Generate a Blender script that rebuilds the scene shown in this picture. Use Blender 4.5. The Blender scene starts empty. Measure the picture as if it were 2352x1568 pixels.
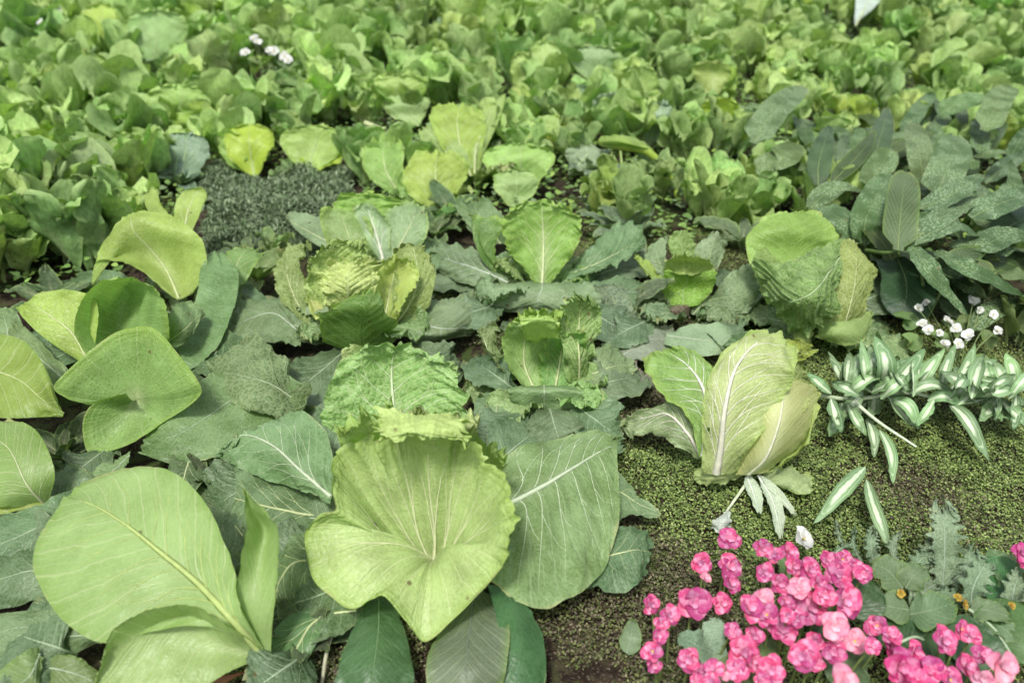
import bpy, math, random
import numpy as np
from mathutils import Vector
R = math.radians
random.seed(7); rng = np.random.default_rng(11)
SC = bpy.context.scene; COL = SC.collection

# ---------------------------------------------------------------- camera
CAM_H, PITCH, LENS = 1.10, R(30.6), 28.0
cd = bpy.data.cameras.new('camera'); cam = bpy.data.objects.new('camera', cd); COL.objects.link(cam)
cam.location = (0, 0, CAM_H); cam.rotation_euler = (math.pi/2 - PITCH, 0, 0)
cd.lens = LENS; cd.sensor_width = 36; cd.clip_start = .02; cd.clip_end = 500
cd.dof.use_dof = True; cd.dof.focus_distance = 1.62; cd.dof.aperture_fstop = 2.8
SC.camera = cam
# ---------------------------------------------------------------- light: overcast daylight
SUN_EL, SUN_AZ = 62, 200          # elevation, compass bearing the light comes from (0 = +Y, clockwise)
w = bpy.data.worlds.new('World'); SC.world = w; w.use_nodes = True
nt = w.node_tree; bg = nt.nodes['Background']
sk = nt.nodes.new('ShaderNodeTexSky'); sk.sky_type = 'NISHITA'; sk.sun_disc = False
sk.sun_elevation = R(SUN_EL); sk.sun_rotation = R(SUN_AZ); sk.air_density = 1.0; sk.dust_density = 3.0; sk.ozone_density = 1.0
ov = nt.nodes.new('ShaderNodeHueSaturation'); ov.inputs['Saturation'].default_value = .4      # cloud cover greys the sky
nt.links.new(sk.outputs[0], ov.inputs['Color']); nt.links.new(ov.outputs[0], bg.inputs[0]); bg.inputs[1].default_value = 0.082
sl = bpy.data.lights.new('sun', 'SUN'); sl.energy = 1.5; sl.angle = R(10); sl.color = (1, .97, .93)
so = bpy.data.objects.new('sun', sl); COL.objects.link(so)
_az, _el = R(SUN_AZ), R(SUN_EL)
so.rotation_euler = Vector((math.sin(_az)*math.cos(_el), math.cos(_az)*math.cos(_el), math.sin(_el))).to_track_quat('Z', 'Y').to_euler()
so.location = (0, -2, 6)
SC.view_settings.view_transform = 'Standard'; SC.view_settings.look = 'None'
SC.view_settings.exposure = 1.2; SC.view_settings.gamma = 1
SC.cycles.max_bounces = 7; SC.cycles.diffuse_bounces = 4; SC.cycles.transmission_bounces = 4

# ---------------------------------------------------------------- geometry helpers
F = 2352*LENS/36
FW = np.array([0, math.cos(PITCH), -math.sin(PITCH)]); UP = np.array([0, math.sin(PITCH), math.cos(PITCH)])
def at(x, y, h):
    """world point seen at (x, y) of the 2352 x 1568 picture at height h cm above the soil"""
    d = FW + np.array([1., 0, 0])*(x-1176)/F + UP*(784-y)/F
    t = (h/100 - CAM_H)/d[2]
    return np.array([0, 0, CAM_H]) + d*t

TAB = rng.random((256, 256))
def vnoise(x, y, s=0):
    x = np.asarray(x, float) + s*17.31; y = np.asarray(y, float) + s*7.77
    xi = np.floor(x).astype(int); yi = np.floor(y).astype(int); fx = x-xi; fy = y-yi
    fx = fx*fx*(3-2*fx); fy = fy*fy*(3-2*fy)
    g = lambda a, b: TAB[a & 255, b & 255]
    return (g(xi, yi)*(1-fx)+g(xi+1, yi)*fx)*(1-fy) + (g(xi, yi+1)*(1-fx)+g(xi+1, yi+1)*fx)*fy   # 0..1

def cr(P, t):
    """Catmull-Rom: P (n, ..., 3), t in 0..1; t scalar-grid of shape matching P[0,...,0]"""
    n = P.shape[0]
    if n == 1: return P[0]
    a = np.concatenate([2*P[:1]-P[1:2], P, 2*P[-1:]-P[-2:-1]])
    s = np.clip(t, 0, 1)*(n-1); i = np.minimum(s.astype(int), n-2); f = (s-i)[..., None]
    if P.ndim == 2:
        p0, p1, p2, p3 = a[i], a[i+1], a[i+2], a[i+3]
    else:
        k = np.arange(P.shape[1]); p0, p1, p2, p3 = a[i, k], a[i+1, k], a[i+2, k], a[i+3, k]
    return .5*((2*p1)+(-p0+p2)*f+(2*p0-5*p1+4*p2-p3)*f*f+(-p0+3*p1-3*p2+p3)*f**3)

def normals(G, closed=False):
    du = np.gradient(G, axis=0); dv = np.gradient(G, axis=1)
    if closed: du[0] = du[-1] = G[1]-G[-2]
    n = np.cross(du, dv); l = np.linalg.norm(n, axis=2, keepdims=True); n = n/np.maximum(l, 1e-9)
    return n

def mesh_from(name, V, Fq, mat, parent=None, origin=(0, 0, 0), color=None, attrs=None, uv=None, smooth=True):
    me = bpy.data.meshes.new(name)
    V = np.asarray(V, float) - np.asarray(origin, float)
    Fq = np.asarray(Fq, np.int32); k = Fq.shape[1]
    me.vertices.add(len(V)); me.vertices.foreach_set('co', V.astype(np.float32).ravel())
    me.loops.add(Fq.size); me.loops.foreach_set('vertex_index', Fq.ravel())
    me.polygons.add(len(Fq)); me.polygons.foreach_set('loop_start', np.arange(0, Fq.size, k, dtype=np.int32))
    me.update(calc_edges=True)
    if smooth: me.polygons.foreach_set('use_smooth', np.ones(len(Fq), bool))
    if uv is not None:
        l = me.uv_layers.new(name='UVMap'); l.data.foreach_set('uv', np.asarray(uv)[Fq.ravel()].astype(np.float32).ravel())
    if attrs is not None:
        a = me.attributes.new('leafdata', 'FLOAT_VECTOR', 'POINT'); a.data.foreach_set('vector', np.asarray(attrs, np.float32).ravel())
    me.materials.append(mat)
    return me

def link(name, me, parent=None, color=None):
    o = bpy.data.objects.new(name, me); COL.objects.link(o)
    if parent is not None: o.parent = parent
    if color is not None: o.color = (*color, 1)
    return o

def quads(nu, nv):
    i = np.arange(nu-1)[:, None]*nv + np.arange(nv-1)[None]
    return np.stack([i, i+nv, i+nv+1, i+1], -1).reshape(-1, 4)

def tag(o, label=None, cat=None, group=None, kind=None):
    if label: o['label'] = label
    if cat: o['category'] = cat
    if group: o['group'] = group
    if kind: o['kind'] = kind
    return o

def thing(name, loc, label, cat, group=None):
    o = bpy.data.objects.new(name, None); COL.objects.link(o); o.location = loc; o.empty_display_size = .05
    return tag(o, label, cat, group)

# ---------------------------------------------------------------- materials
def N(nt, t, **k):
    n = nt.nodes.new(t)
    for a, b in k.items(): setattr(n, a, b)
    return n
def mth(nt, op, a, b=None, clamp=False):
    n = nt.nodes.new('ShaderNodeMath'); n.operation = op; n.use_clamp = clamp
    for i, v in enumerate((a, b)):
        if v is None: continue
        if isinstance(v, (int, float)): n.inputs[i].default_value = v
        else: nt.links.new(v, n.inputs[i])
    return n.outputs[0]
def mixc(nt, f, a, b, mode='MIX'):
    n = nt.nodes.new('ShaderNodeMix'); n.data_type = 'RGBA'; n.blend_type = mode
    for s, v in ((0, f), (6, a), (7, b)):
        if isinstance(v, (int, float)): n.inputs[s].default_value = v
        elif isinstance(v, tuple): n.inputs[s].default_value = (*v, 1)
        else: nt.links.new(v, n.inputs[s])
    return n.outputs[2]
def mrange(nt, v, a, b, c=0., d=1.):
    n = nt.nodes.new('ShaderNodeMapRange'); n.interpolation_type = 'SMOOTHSTEP'; nt.links.new(v, n.inputs[0])
    for i, q in enumerate((a, b, c, d)): n.inputs[i+1].default_value = q
    return n.outputs[0]

def leaf_mat(name, net=90, stripe=.5, netamt=.4, bump=.5, rough=.5, transl=.3, bloom=.15, mottle=.25, speck=0., palec=(.72, .76, .45), rimc=None, holes=0., leafvar=False):
    m = bpy.data.materials.new(name); m.use_nodes = True; nt = m.node_tree; L = nt.links.new
    nt.nodes.clear(); out = N(nt, 'ShaderNodeOutputMaterial')
    oi = N(nt, 'ShaderNodeObjectInfo'); tc = N(nt, 'ShaderNodeTexCoord')
    at_ = N(nt, 'ShaderNodeAttribute', attribute_name='leafdata'); sx = N(nt, 'ShaderNodeSeparateXYZ'); L(at_.outputs['Vector'], sx.inputs[0])
    pale, rim, edge = sx.outputs
    su = N(nt, 'ShaderNodeSeparateXYZ'); L(tc.outputs['UV'], su.inputs[0])
    # low frequency mottle
    n1 = N(nt, 'ShaderNodeTexNoise'); n1.inputs['Scale'].default_value = 14; n1.inputs['Detail'].default_value = 5; L(tc.outputs['Object'], n1.inputs['Vector'])
    n2 = N(nt, 'ShaderNodeTexNoise'); n2.inputs['Scale'].default_value = 160; n2.inputs['Detail'].default_value = 3; L(tc.outputs['Object'], n2.inputs['Vector'])
    # fine net of veins
    vo = N(nt, 'ShaderNodeTexVoronoi', feature='DISTANCE_TO_EDGE'); vo.inputs['Scale'].default_value = net
    wn = N(nt, 'ShaderNodeTexNoise'); wn.inputs['Scale'].default_value = net*.8; L(tc.outputs['Object'], wn.inputs['Vector'])
    wv = N(nt, 'ShaderNodeVectorMath', operation='MULTIPLY_ADD'); L(wn.outputs['Color'], wv.inputs[0]); wv.inputs[1].default_value = (.35/net*1.4,)*3; L(tc.outputs['Object'], wv.inputs[2])
    L(wv.outputs[0], vo.inputs['Vector'])
    netm = mrange(nt, vo.outputs['Distance'], .0, .16, 1, 0)
    dome = mrange(nt, vo.outputs['Distance'], .0, .45, 0, 1)
    # stripes = side veins (UV.y counts them)
    s = mth(nt, 'ADD', su.outputs[1], mth(nt, 'MULTIPLY', n1.outputs[0], .8))
    def stripes(mult, wdt):
        f = mth(nt, 'ABSOLUTE', mth(nt, 'SUBTRACT', mth(nt, 'FRACT', mth(nt, 'MULTIPLY', s, mult)), .5))
        return mrange(nt, f, 0, wdt, 1, 0)
    st = mth(nt, 'MAXIMUM', stripes(1., .09), mth(nt, 'MULTIPLY', stripes(2.7, .16), .45))
    stv = mth(nt, 'MULTIPLY', st, stripe)
    vein = mth(nt, 'MAXIMUM', stv, mth(nt, 'MULTIPLY', netm, netamt))
    # colour
    hs = N(nt, 'ShaderNodeHueSaturation'); L(oi.outputs['Color'], hs.inputs['Color'])
    L(mrange(nt, oi.outputs['Random'], 0, 1, .485, .515), hs.inputs['Hue'])
    mm = mth(nt, 'ADD', mth(nt, 'MULTIPLY', n1.outputs[0], .7), mth(nt, 'MULTIPLY', n2.outputs[0], .3))
    L(mrange(nt, mm, .3, .7, 1-mottle, 1+mottle), hs.inputs['Value'])
    c = hs.outputs[0]
    if leafvar: hv0 = N(nt, 'ShaderNodeHueSaturation'); L(c, hv0.inputs['Color']); L(mrange(nt, edge, 0, 1, .8, 1.22), hv0.inputs['Value']); c = hv0.outputs[0]
    if rimc: c = mixc(nt, mth(nt, 'MULTIPLY', rim, .75), c, rimc)
    c = mixc(nt, mth(nt, 'MULTIPLY', bloom, mrange(nt, mth(nt, 'ADD', mth(nt, 'MULTIPLY', n1.outputs[0], .75), mth(nt, 'MULTIPLY', n2.outputs[0], .25)), .38, .6), True), c, (.37, .46, .32))
    c = mixc(nt, mth(nt, 'MULTIPLY', vein, .8, True), c, mixc(nt, .45, c, palec))
    c = mixc(nt, pale, c, palec)
    bv = N(nt, 'ShaderNodeTexVoronoi'); bv.inputs['Scale'].default_value = 34; L(wv.outputs[0], bv.inputs['Vector']); bs = N(nt, 'ShaderNodeSeparateColor'); L(bv.outputs['Color'], bs.inputs[0])
    c = mixc(nt, mth(nt, 'MULTIPLY', mrange(nt, bv.outputs['Distance'], .10, .2, .8, 0), mth(nt, 'LESS_THAN', bs.outputs[1], .05)), c, (.16, .12, .05))
    br = mth(nt, 'MULTIPLY', mrange(nt, edge, .965, 1.), mrange(nt, n1.outputs[0], .5, .62)) if not leafvar else 0.
    c = mixc(nt, mth(nt, 'MULTIPLY', br, .5) if not leafvar else 0., c, (.42, .40, .18))
    if speck:
        sp = N(nt, 'ShaderNodeTexNoise'); sp.inputs['Scale'].default_value = 210; sp.inputs['Detail'].default_value = 2; L(tc.outputs['Object'], sp.inputs['Vector'])
        c = mixc(nt, mth(nt, 'MULTIPLY', mth(nt, 'MULTIPLY', mrange(nt, sp.outputs[0], .5, .58), mrange(nt, n1.outputs[0], .38, .55)), speck), c, (.34, .45, .27))
    h = mth(nt, 'ADD', mth(nt, 'MULTIPLY', dome, netamt*1.6), mth(nt, 'MULTIPLY', st, -.8*stripe-.1))
    h = mth(nt, 'ADD', h, mth(nt, 'MULTIPLY', n2.outputs[0], .5))
    bp = N(nt, 'ShaderNodeBump'); bp.inputs['Strength'].default_value = bump; bp.inputs['Distance'].default_value = .0022; L(h, bp.inputs['Height'])
    p = N(nt, 'ShaderNodeBsdfPrincipled'); L(c, p.inputs['Base Color']); L(bp.outputs[0], p.inputs['Normal'])
    p.inputs['Roughness'].default_value = rough; p.inputs['Specular IOR Level'].default_value = .33
    tr = N(nt, 'ShaderNodeBsdfTranslucent'); L(mixc(nt, 1., c, (.95, 1.15, .5), 'MULTIPLY'), tr.inputs['Color']); L(bp.outputs[0], tr.inputs['Normal'])
    mx = N(nt, 'ShaderNodeMixShader'); mx.inputs[0].default_value = transl; L(p.outputs[0], mx.inputs[1]); L(tr.outputs[0], mx.inputs[2])
    last = mx.outputs[0]
    if holes:
        hv = N(nt, 'ShaderNodeTexVoronoi'); hv.inputs['Scale'].default_value = 22; L(wv.outputs[0], hv.inputs['Vector'])
        sc_ = N(nt, 'ShaderNodeSeparateColor'); L(hv.outputs['Color'], sc_.inputs[0])
        hm = mth(nt, 'MULTIPLY', mth(nt, 'LESS_THAN', hv.outputs['Distance'], .12), mth(nt, 'LESS_THAN', sc_.outputs[0], holes))
        tp = N(nt, 'ShaderNodeBsdfTransparent'); m2 = N(nt, 'ShaderNodeMixShader'); L(hm, m2.inputs[0]); L(last, m2.inputs[1]); L(tp.outputs[0], m2.inputs[2]); last = m2.outputs[0]
    L(last, out.inputs[0])
    return m

def plain_mat(name, col=None, rough=.5, transl=.0, var=.15, scale=60, vcol=False, spec=.4):
    m = bpy.data.materials.new(name); m.use_nodes = True; nt = m.node_tree; L = nt.links.new
    p = nt.nodes['Principled BSDF']; p.inputs['Roughness'].default_value = rough; p.inputs['Specular IOR Level'].default_value = spec
    tc = N(nt, 'ShaderNodeTexCoord'); n = N(nt, 'ShaderNodeTexNoise'); n.inputs['Scale'].default_value = scale; n.inputs['Detail'].default_value = 4; L(tc.outputs['Object'], n.inputs['Vector'])
    hs = N(nt, 'ShaderNodeHueSaturation'); L(mrange(nt, n.outputs[0], .3, .7, 1-var, 1+var), hs.inputs['Value'])
    if vcol: a = N(nt, 'ShaderNodeAttribute', attribute_name='leafdata'); L(a.outputs['Vector'], hs.inputs['Color'])
    elif col is None: a = N(nt, 'ShaderNodeObjectInfo'); L(a.outputs['Color'], hs.inputs['Color'])
    else: hs.inputs['Color'].default_value = (*col, 1)
    L(hs.outputs[0], p.inputs['Base Color'])
    if transl:
        tr = N(nt, 'ShaderNodeBsdfTranslucent'); L(hs.outputs[0], tr.inputs['Color']); mx = N(nt, 'ShaderNodeMixShader'); mx.inputs[0].default_value = transl
        L(p.outputs[0], mx.inputs[1]); L(tr.outputs[0], mx.inputs[2]); L(mx.outputs[0], nt.nodes['Material Output'].inputs[0])
    return m

M = dict(
    cab=leaf_mat('cabbage_leaf', net=120, stripe=.6, netamt=.3, bump=.55, rough=.38, transl=.34, bloom=.08, rimc=(.33, .50, .08), holes=.035),
    sav=leaf_mat('crinkled_leaf', net=80, stripe=.5, netamt=.5, bump=.9, rough=.42, transl=.25, bloom=.1, holes=.05),
    gla=leaf_mat('waxy_grey_green_leaf', net=110, stripe=.5, netamt=.3, bump=.6, rough=.4, transl=.2, bloom=.16, palec=(.46, .56, .36), holes=.06),
    smo=leaf_mat('smooth_leaf', net=160, stripe=.75, netamt=.15, bump=.4, rough=.36, transl=.34, bloom=.08, mottle=.15, rimc=(.17, .30, .035)),
    drk=leaf_mat('dark_smooth_leaf', net=120, stripe=.35, netamt=.15, bump=.4, rough=.38, transl=.12, bloom=.05, palec=(.3, .42, .25)),
    far=leaf_mat('field_leaf', net=60, stripe=.3, netamt=.35, bump=.8, rough=.5, transl=.3, bloom=.08, mottle=.3, rimc=(.44, .62, .22), leafvar=True),
    spk=leaf_mat('speckled_leaf', net=150, stripe=.15, netamt=.2, bump=1., rough=.55, transl=.12, bloom=0., speck=.6, palec=(.22, .32, .15)),
    sil=leaf_mat('silvery_felted_leaf', net=200, stripe=.3, netamt=.4, bump=.8, rough=.8, transl=.1, bloom=.4, palec=(.46, .58, .42)),
    vein=plain_mat('pale_vein', None, .5, .25, .1),
    stem=plain_mat('green_stem', None, .5, .1, .15),
)
# ---------------------------------------------------------------- leaves
def finish(Sf, nu, nv, seed, ruf=0., rf=7., rp=2.2, quilt=0., qf=26., jag=0., jf=14., a=.35, ap=.8, ns=9, closed=False,
           pale=.0, palew=.5, topruf=0., lobes=0.):
    """Sf(u, v) -> points; adds frill, blisters, ragged rim. returns grid, uv, attrs"""
    u = np.linspace(-1, 1, nu)[:, None]*np.ones((1, nv)); v = np.ones((nu, 1))*np.linspace(0, 1, nv)[None]
    if closed:
        e = v.copy(); th = (u+1)*math.pi; cx, cy = np.cos(th), np.sin(th)
        jn = vnoise(cx*jf/6+50, cy*jf/6+50, seed)
        ve = v*(1-jag*jn*v**3); P = Sf(u, ve)
        nn = vnoise(cx*rf/5+v*1.3+30, cy*rf/5+30, seed+1)
        s = (u+1)/2*ns*2; edge = v
        pl = pale*np.exp(-(v/palew)**2)
    else:
        au = np.abs(u); tip = np.clip((v-.45)/.55, 0, 1)
        e = np.clip((au**4+tip**6)**.25, 0, 1)
        sd = np.sign(u)*40
        jn = vnoise(v*jf+sd, .5+0*v, seed)
        if lobes: jn = .5+.5*np.cos(v*lobes*2*math.pi+.6*np.sin(7*v+seed))*(.7+.3*jn)
        ue = u*(1-jag*jn*au**2); ve = v*(1-.5*jag*vnoise(u*jf*.6, .7+0*u, seed+3)*tip**2)
        P = Sf(ue, ve)
        # margin coordinate runs round the tip
        m = np.where(tip > au, 1+ (1-au), v)
        nn = vnoise(v*rf+sd*.3+(1-au)*1.2*tip, u*(1.2+rf*.5*tip**2)+9, seed+1)
        s = (v-a*au**ap)*ns + np.where(u > 0, .43, 0); edge = e
        pl = pale*np.exp(-(au/(.10+.25*palew*(1-v)))**2)*np.clip(1.05-v/(.35+palew), 0, 1)
    n = normals(P, closed)
    size = np.linalg.norm(P[nu//2, -1]-P[nu//2, 0])
    d = ruf*e**rp*(nn-.5)*2
    if topruf:
        fr = (u+1)/2; mk = np.clip(np.minimum(fr+.03, .42-fr)/.06, 0, 1)+np.clip((fr-.97)/.03, 0, 1)
        d = d + topruf*np.clip((e-.72)/.28, 0, 1)**1.3*mk*((vnoise(fr*75, e*3, seed+11)-.5)*2+(vnoise(fr*150, e*7, seed+12)-.5))
    d = d + ruf*.45*e**(rp+1)*(vnoise(u*rf*1.3+60*v, v*rf*2.3, seed+5)-.5)*2
    if quilt:
        q1 = vnoise(P[..., 0]*qf+P[..., 2]*11, P[..., 1]*qf+P[..., 2]*qf*.7, seed+7); q2 = vnoise(P[..., 0]*qf*2.6+3, (P[..., 1]+P[..., 2])*qf*2.6, seed+8)
        d = d + quilt*((q1-.5)*2+(q2-.5)*1.1)*(.25+.75*np.clip(e*1.2, 0, 1))
        stf = np.abs((s % 1)-.5)*2
        d = d - quilt*.5*np.clip(1-stf*2.2, 0, 1)*(e > .05)
    if closed: n[:, 0] = n[:, 1].mean(0)
    if closed: d = d*np.clip((v-.12)/.35, 0, 1)
    P = P + n*d[..., None]
    if closed: P[-1] = P[0]
    at_ = np.stack([pl, np.clip((e-.72)/.28, 0, 1)**2*(.5+.5*nn), e], -1)
    return P, np.stack([edge, s], -1), at_

def vein_mesh(G, paths, lift=1.0):
    """paths: list of [(u, v, r)...]; diamond-section ribs lying in the leaf"""
    nu, nv, _ = G.shape; Nn = normals(G); V = []; Fc = []
    def smp(A, uu, vv):
        x = (uu+1)/2*(nu-1); y = vv*(nv-1); i = np.clip(x.astype(int), 0, nu-2); j = np.clip(y.astype(int), 0, nv-2); fx = (x-i)[:, None]; fy = (y-j)[:, None]
        return (A[i, j]*(1-fx)+A[i+1, j]*fx)*(1-fy)+(A[i, j+1]*(1-fx)+A[i+1, j+1]*fx)*fy
    for p in paths:
        p = np.array(p, float); k = len(p)
        t = np.linspace(0, 1, max(8, int(k*7))); q = cr(p, t)
        uu, vv, rr = np.clip(q[:, 0], -.98, .98), np.clip(q[:, 1], 0.005, .99), np.maximum(q[:, 2], 1e-4)
        C = smp(G, uu, vv); n = smp(Nn, uu, vv); T = np.gradient(C, axis=0)
        sd = np.cross(T, n); sd /= np.maximum(np.linalg.norm(sd, axis=1, keepdims=True), 1e-9)
        r = rr[:, None]; b = len(V)
        ring = np.stack([C+sd*r, C+n*r*.55*lift, C-sd*r, C-n*r*.75*lift], 1)
        V.extend(ring.reshape(-1, 3))
        for i in range(len(t)-1):
            for j in range(4):
                a0 = b+i*4+j; a1 = b+i*4+(j+1) % 4
                Fc.append((a0, a1, a1+4, a0+4))
    return np.array(V), np.array(Fc)

def side_paths(nl, r0, rise=.3, lo=.06, hi=.82, rnd=None, fork=True):
    ps = []
    for sgn in (-1, 1):
        for i in range(nl):
            v0 = lo+(hi-lo)*(i+.3*rnd.random()+(.35 if sgn > 0 else 0))/nl
            ri = rise*(1-.35*i/nl)*(.85+.3*rnd.random()); end = min(.95, v0+ri)
            rr = r0*(1-.5*i/nl); b = rnd.uniform(-.012, .012)
            ps.append([(0, v0, rr), (sgn*.3, v0+ri*.42+b, rr*.75), (sgn*.6, v0+ri*.75-b, rr*.5), (sgn*.9, end, rr*.15)])
            if fork and i < nl-1:
                ps.append([(sgn*.35, v0+ri*.48, rr*.6), (sgn*.5, min(.96, v0+ri*.85), rr*.4), (sgn*.68, min(.97, v0+ri*1.35+.03), rr*.12)])
    return ps

CNT = [100]
def leaf(parent, rows, col, mat='cab', res=(34, 40), midrib=.004, laterals=6, veincol=(.62, .68, .36), rise=.3, name='leaf', label=None, **k):
    """rows: base..tip, each a tuple of (x, y, h) picture points + height in cm; builds the leaf in the world"""
    CNT[0] += 1; seed = CNT[0]
    pts = [np.array([at(*p) for p in r]) for r in rows]
    def Sf(u, v):
        rr = np.stack([cr(p, ((u+1)/2).ravel()) for p in pts])
        return cr(rr, v.ravel()).reshape(*u.shape, 3)
    G, uv, a = finish(Sf, res[0], res[1], seed, **k)
    return emit(parent, G, uv, a, col, mat, midrib, laterals, veincol, rise, name, label, seed)

def emit(parent, G, uv, a, col, mat, midrib, laterals, veincol, rise, name, label, seed, paths=None):
    org = np.array(parent.location)
    me = mesh_from(name, G.reshape(-1, 3), quads(*G.shape[:2]), M[mat], origin=org, uv=uv.reshape(-1, 2), attrs=a.reshape(-1, 3))
    o = link(name, me, parent, col)
    if label: o['label'] = label
    rnd = random.Random(seed)
    if midrib and paths is None:
        V, Fc = vein_mesh(G, [[(0, 0, midrib*1.25), (0, .3, midrib*.85), (0, .6, midrib*.5), (0, .93, midrib*.14)]])
        link('midrib', mesh_from('midrib', V, Fc, M['vein'], origin=org), o, veincol)
        if laterals:
            V, Fc = vein_mesh(G, side_paths(laterals, midrib*.25, rise, rnd=rnd))
            link('side_veins', mesh_from('side_veins', V, Fc, M['vein'], origin=org), o, veincol)
    elif paths:
        V, Fc = vein_mesh(G, paths); link('side_veins', mesh_from('side_veins', V, Fc, M['vein'], origin=org), o, veincol)
    return o

def round_leaf(parent, centre, outline, col, mat='cab', res=(120, 34), prof=1.0, sag=0., roll=None, veins=(), veincol=(.66, .7, .4), name='leaf', label=None, **k):
    """a leaf whose blade runs all the way round its node: outline points (x, y, h) clockwise"""
    CNT[0] += 1; seed = CNT[0]
    c = at(*centre); O = np.array([at(*p) for p in outline]); n = len(O)
    def Sf(u, v):
        t = ((u+1)/2 % 1)*n; i = t.astype(int) % n; f = (t-np.floor(t))[..., None]
        g = lambda q: O[(i+q) % n]
        p0, p1, p2, p3 = g(-1), g(0), g(1), g(2)
        E = .5*((2*p1)+(-p0+p2)*f+(2*p0-5*p1+4*p2-p3)*f*f+(-p0+3*p1-3*p2+p3)*f**3)
        P = c+(E-c)*v[..., None]
        P[..., 2] = c[2]+(E[..., 2]-c[2])*v**prof - sag*np.sin(np.clip(v, 0, 1)*math.pi)
        if roll is not None:
            ra = np.array(roll)/100; rr = ra[i]*(1-f[..., 0])+ra[(i+1) % n]*f[..., 0]; P[..., 2] += rr*np.sin(np.clip(v, 0, 1)**.8*math.pi)
        return P
    G, uv, a = finish(Sf, res[0], res[1], seed, closed=True, **k)
    rnd = random.Random(seed); ps = []
    for (fr, r) in veins:        # fraction round the outline, radius
        uu = fr*2-1; w1 = rnd.uniform(-.012, .012)
        ps.append([(uu, .02, r), (uu+w1, .35, r*.7), (uu-w1, .65, r*.45), (uu, .93, r*.12)])
        if r > .001:
            for sg in (-1, 1):
                ps.append([(uu+w1, .36+.08*sg, r*.5), (uu+sg*.025, .62+.05*sg, r*.32), (uu+sg*.045, .88, r*.1)])
    return emit(parent, G, uv, a, col, mat, 0, 0, veincol, 0, name, label, seed, paths=ps or None)

def prof_w(kind, t):
    if kind == 'lance': return np.sin(np.pi*np.clip(t, 0, 1)**.9)**.75*(1-.0*t)+.02
    if kind == 'ovate': return np.sin(np.pi*np.clip(t, 0, 1)**.72)**.65+.02
    if kind == 'spoon':
        s = np.clip((t-.22)/.78, 0, 1); return np.maximum(.11*(1-t*.3), np.sqrt(np.clip(1-(2*s**.8-1)**2, 0, 1))*(s > 0))
    if kind == 'cabbage':
        return np.clip(.22+.95*np.sin(np.pi*.5*np.clip(t/.62, 0, 1))**1.4, 0, 1)*np.sqrt(np.clip(1-np.clip((t-.6)/.4, 0, 1)**2.6, 0, 1))+.02
    if kind == 'strap': return np.clip(t*8, .3, 1)*np.sqrt(np.clip(1-np.clip((t-.5)/.5, 0, 1)**2.5, 0, 1))+.02

def path_surface(path, width, kind, up=(0, 0, 1), cup=.2, twist=0.):
    path = np.asarray(path, float); up = np.asarray(up, float)
    def Sf(u, v):
        C = cr(path, v.ravel()).reshape(*u.shape, 3)
        h = 1e-3; T = (cr(path, np.clip(v+h, 0, 1).ravel())-cr(path, np.clip(v-h, 0, 1).ravel())).reshape(*u.shape, 3)
        T /= np.maximum(np.linalg.norm(T, axis=-1, keepdims=True), 1e-9)
        S = np.cross(T, up); S /= np.maximum(np.linalg.norm(S, axis=-1, keepdims=True), 1e-9)
        Nn = np.cross(S, T)
        if twist:
            an = twist*v[..., None]; S, Nn = S*np.cos(an)+Nn*np.sin(an), Nn*np.cos(an)-S*np.sin(an)
        wd = width*.5*prof_w(kind, v)
        return C + S*(u*wd)[..., None] + Nn*(cup*wd*(u*u*.9))[..., None]
    return Sf

def strap(parent, pts, width, col, mat='smo', kind='lance', res=(14, 26), up=(0, -.35, 1), cup=.3, midrib=.0012, laterals=0, veincol=(.5, .6, .35), rise=.3,
          name='leaf', label=None, twist=0., **k):
    CNT[0] += 1; seed = CNT[0]
    Sf = path_surface([at(*p) for p in pts], width/100, kind, up, cup, twist)
    G, uv, a = finish(Sf, res[0], res[1], seed, **k)
    return emit(parent, G, uv, a, col, mat, midrib, laterals, veincol, rise, name, label, seed)

def tube(name, pts, r0, r1, mat, parent, col=None, n=7, org=None):
    pts = np.asarray(pts, float); t = np.linspace(0, 1, max(6, 5*len(pts))); C = cr(pts, t); T = np.gradient(C, axis=0); T /= np.linalg.norm(T, axis=1, keepdims=True)+1e-9
    ref = np.array([.31, .2, .93]) if abs(T[0, 2]) < .9 else np.array([1, .1, 0.]); A = np.cross(T, ref); A /= np.linalg.norm(A, axis=1, keepdims=True); B = np.cross(T, A)
    r = (r0+(r1-r0)*t)[:, None, None]; an = np.linspace(0, 2*math.pi, n, endpoint=False)[None, :, None]
    V = (C[:, None]+r*(A[:, None]*np.cos(an)+B[:, None]*np.sin(an))).reshape(-1, 3)
    i = np.arange(len(t)-1)[:, None]*n; j = np.arange(n)[None]; j2 = (j+1) % n
    Fc = np.stack([i+j, i+j2, i+n+j2, i+n+j], -1).reshape(-1, 4)
    org = np.array(parent.location) if org is None else org
    return link(name, mesh_from(name, V, Fc, mat, origin=org), parent, col)
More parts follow.
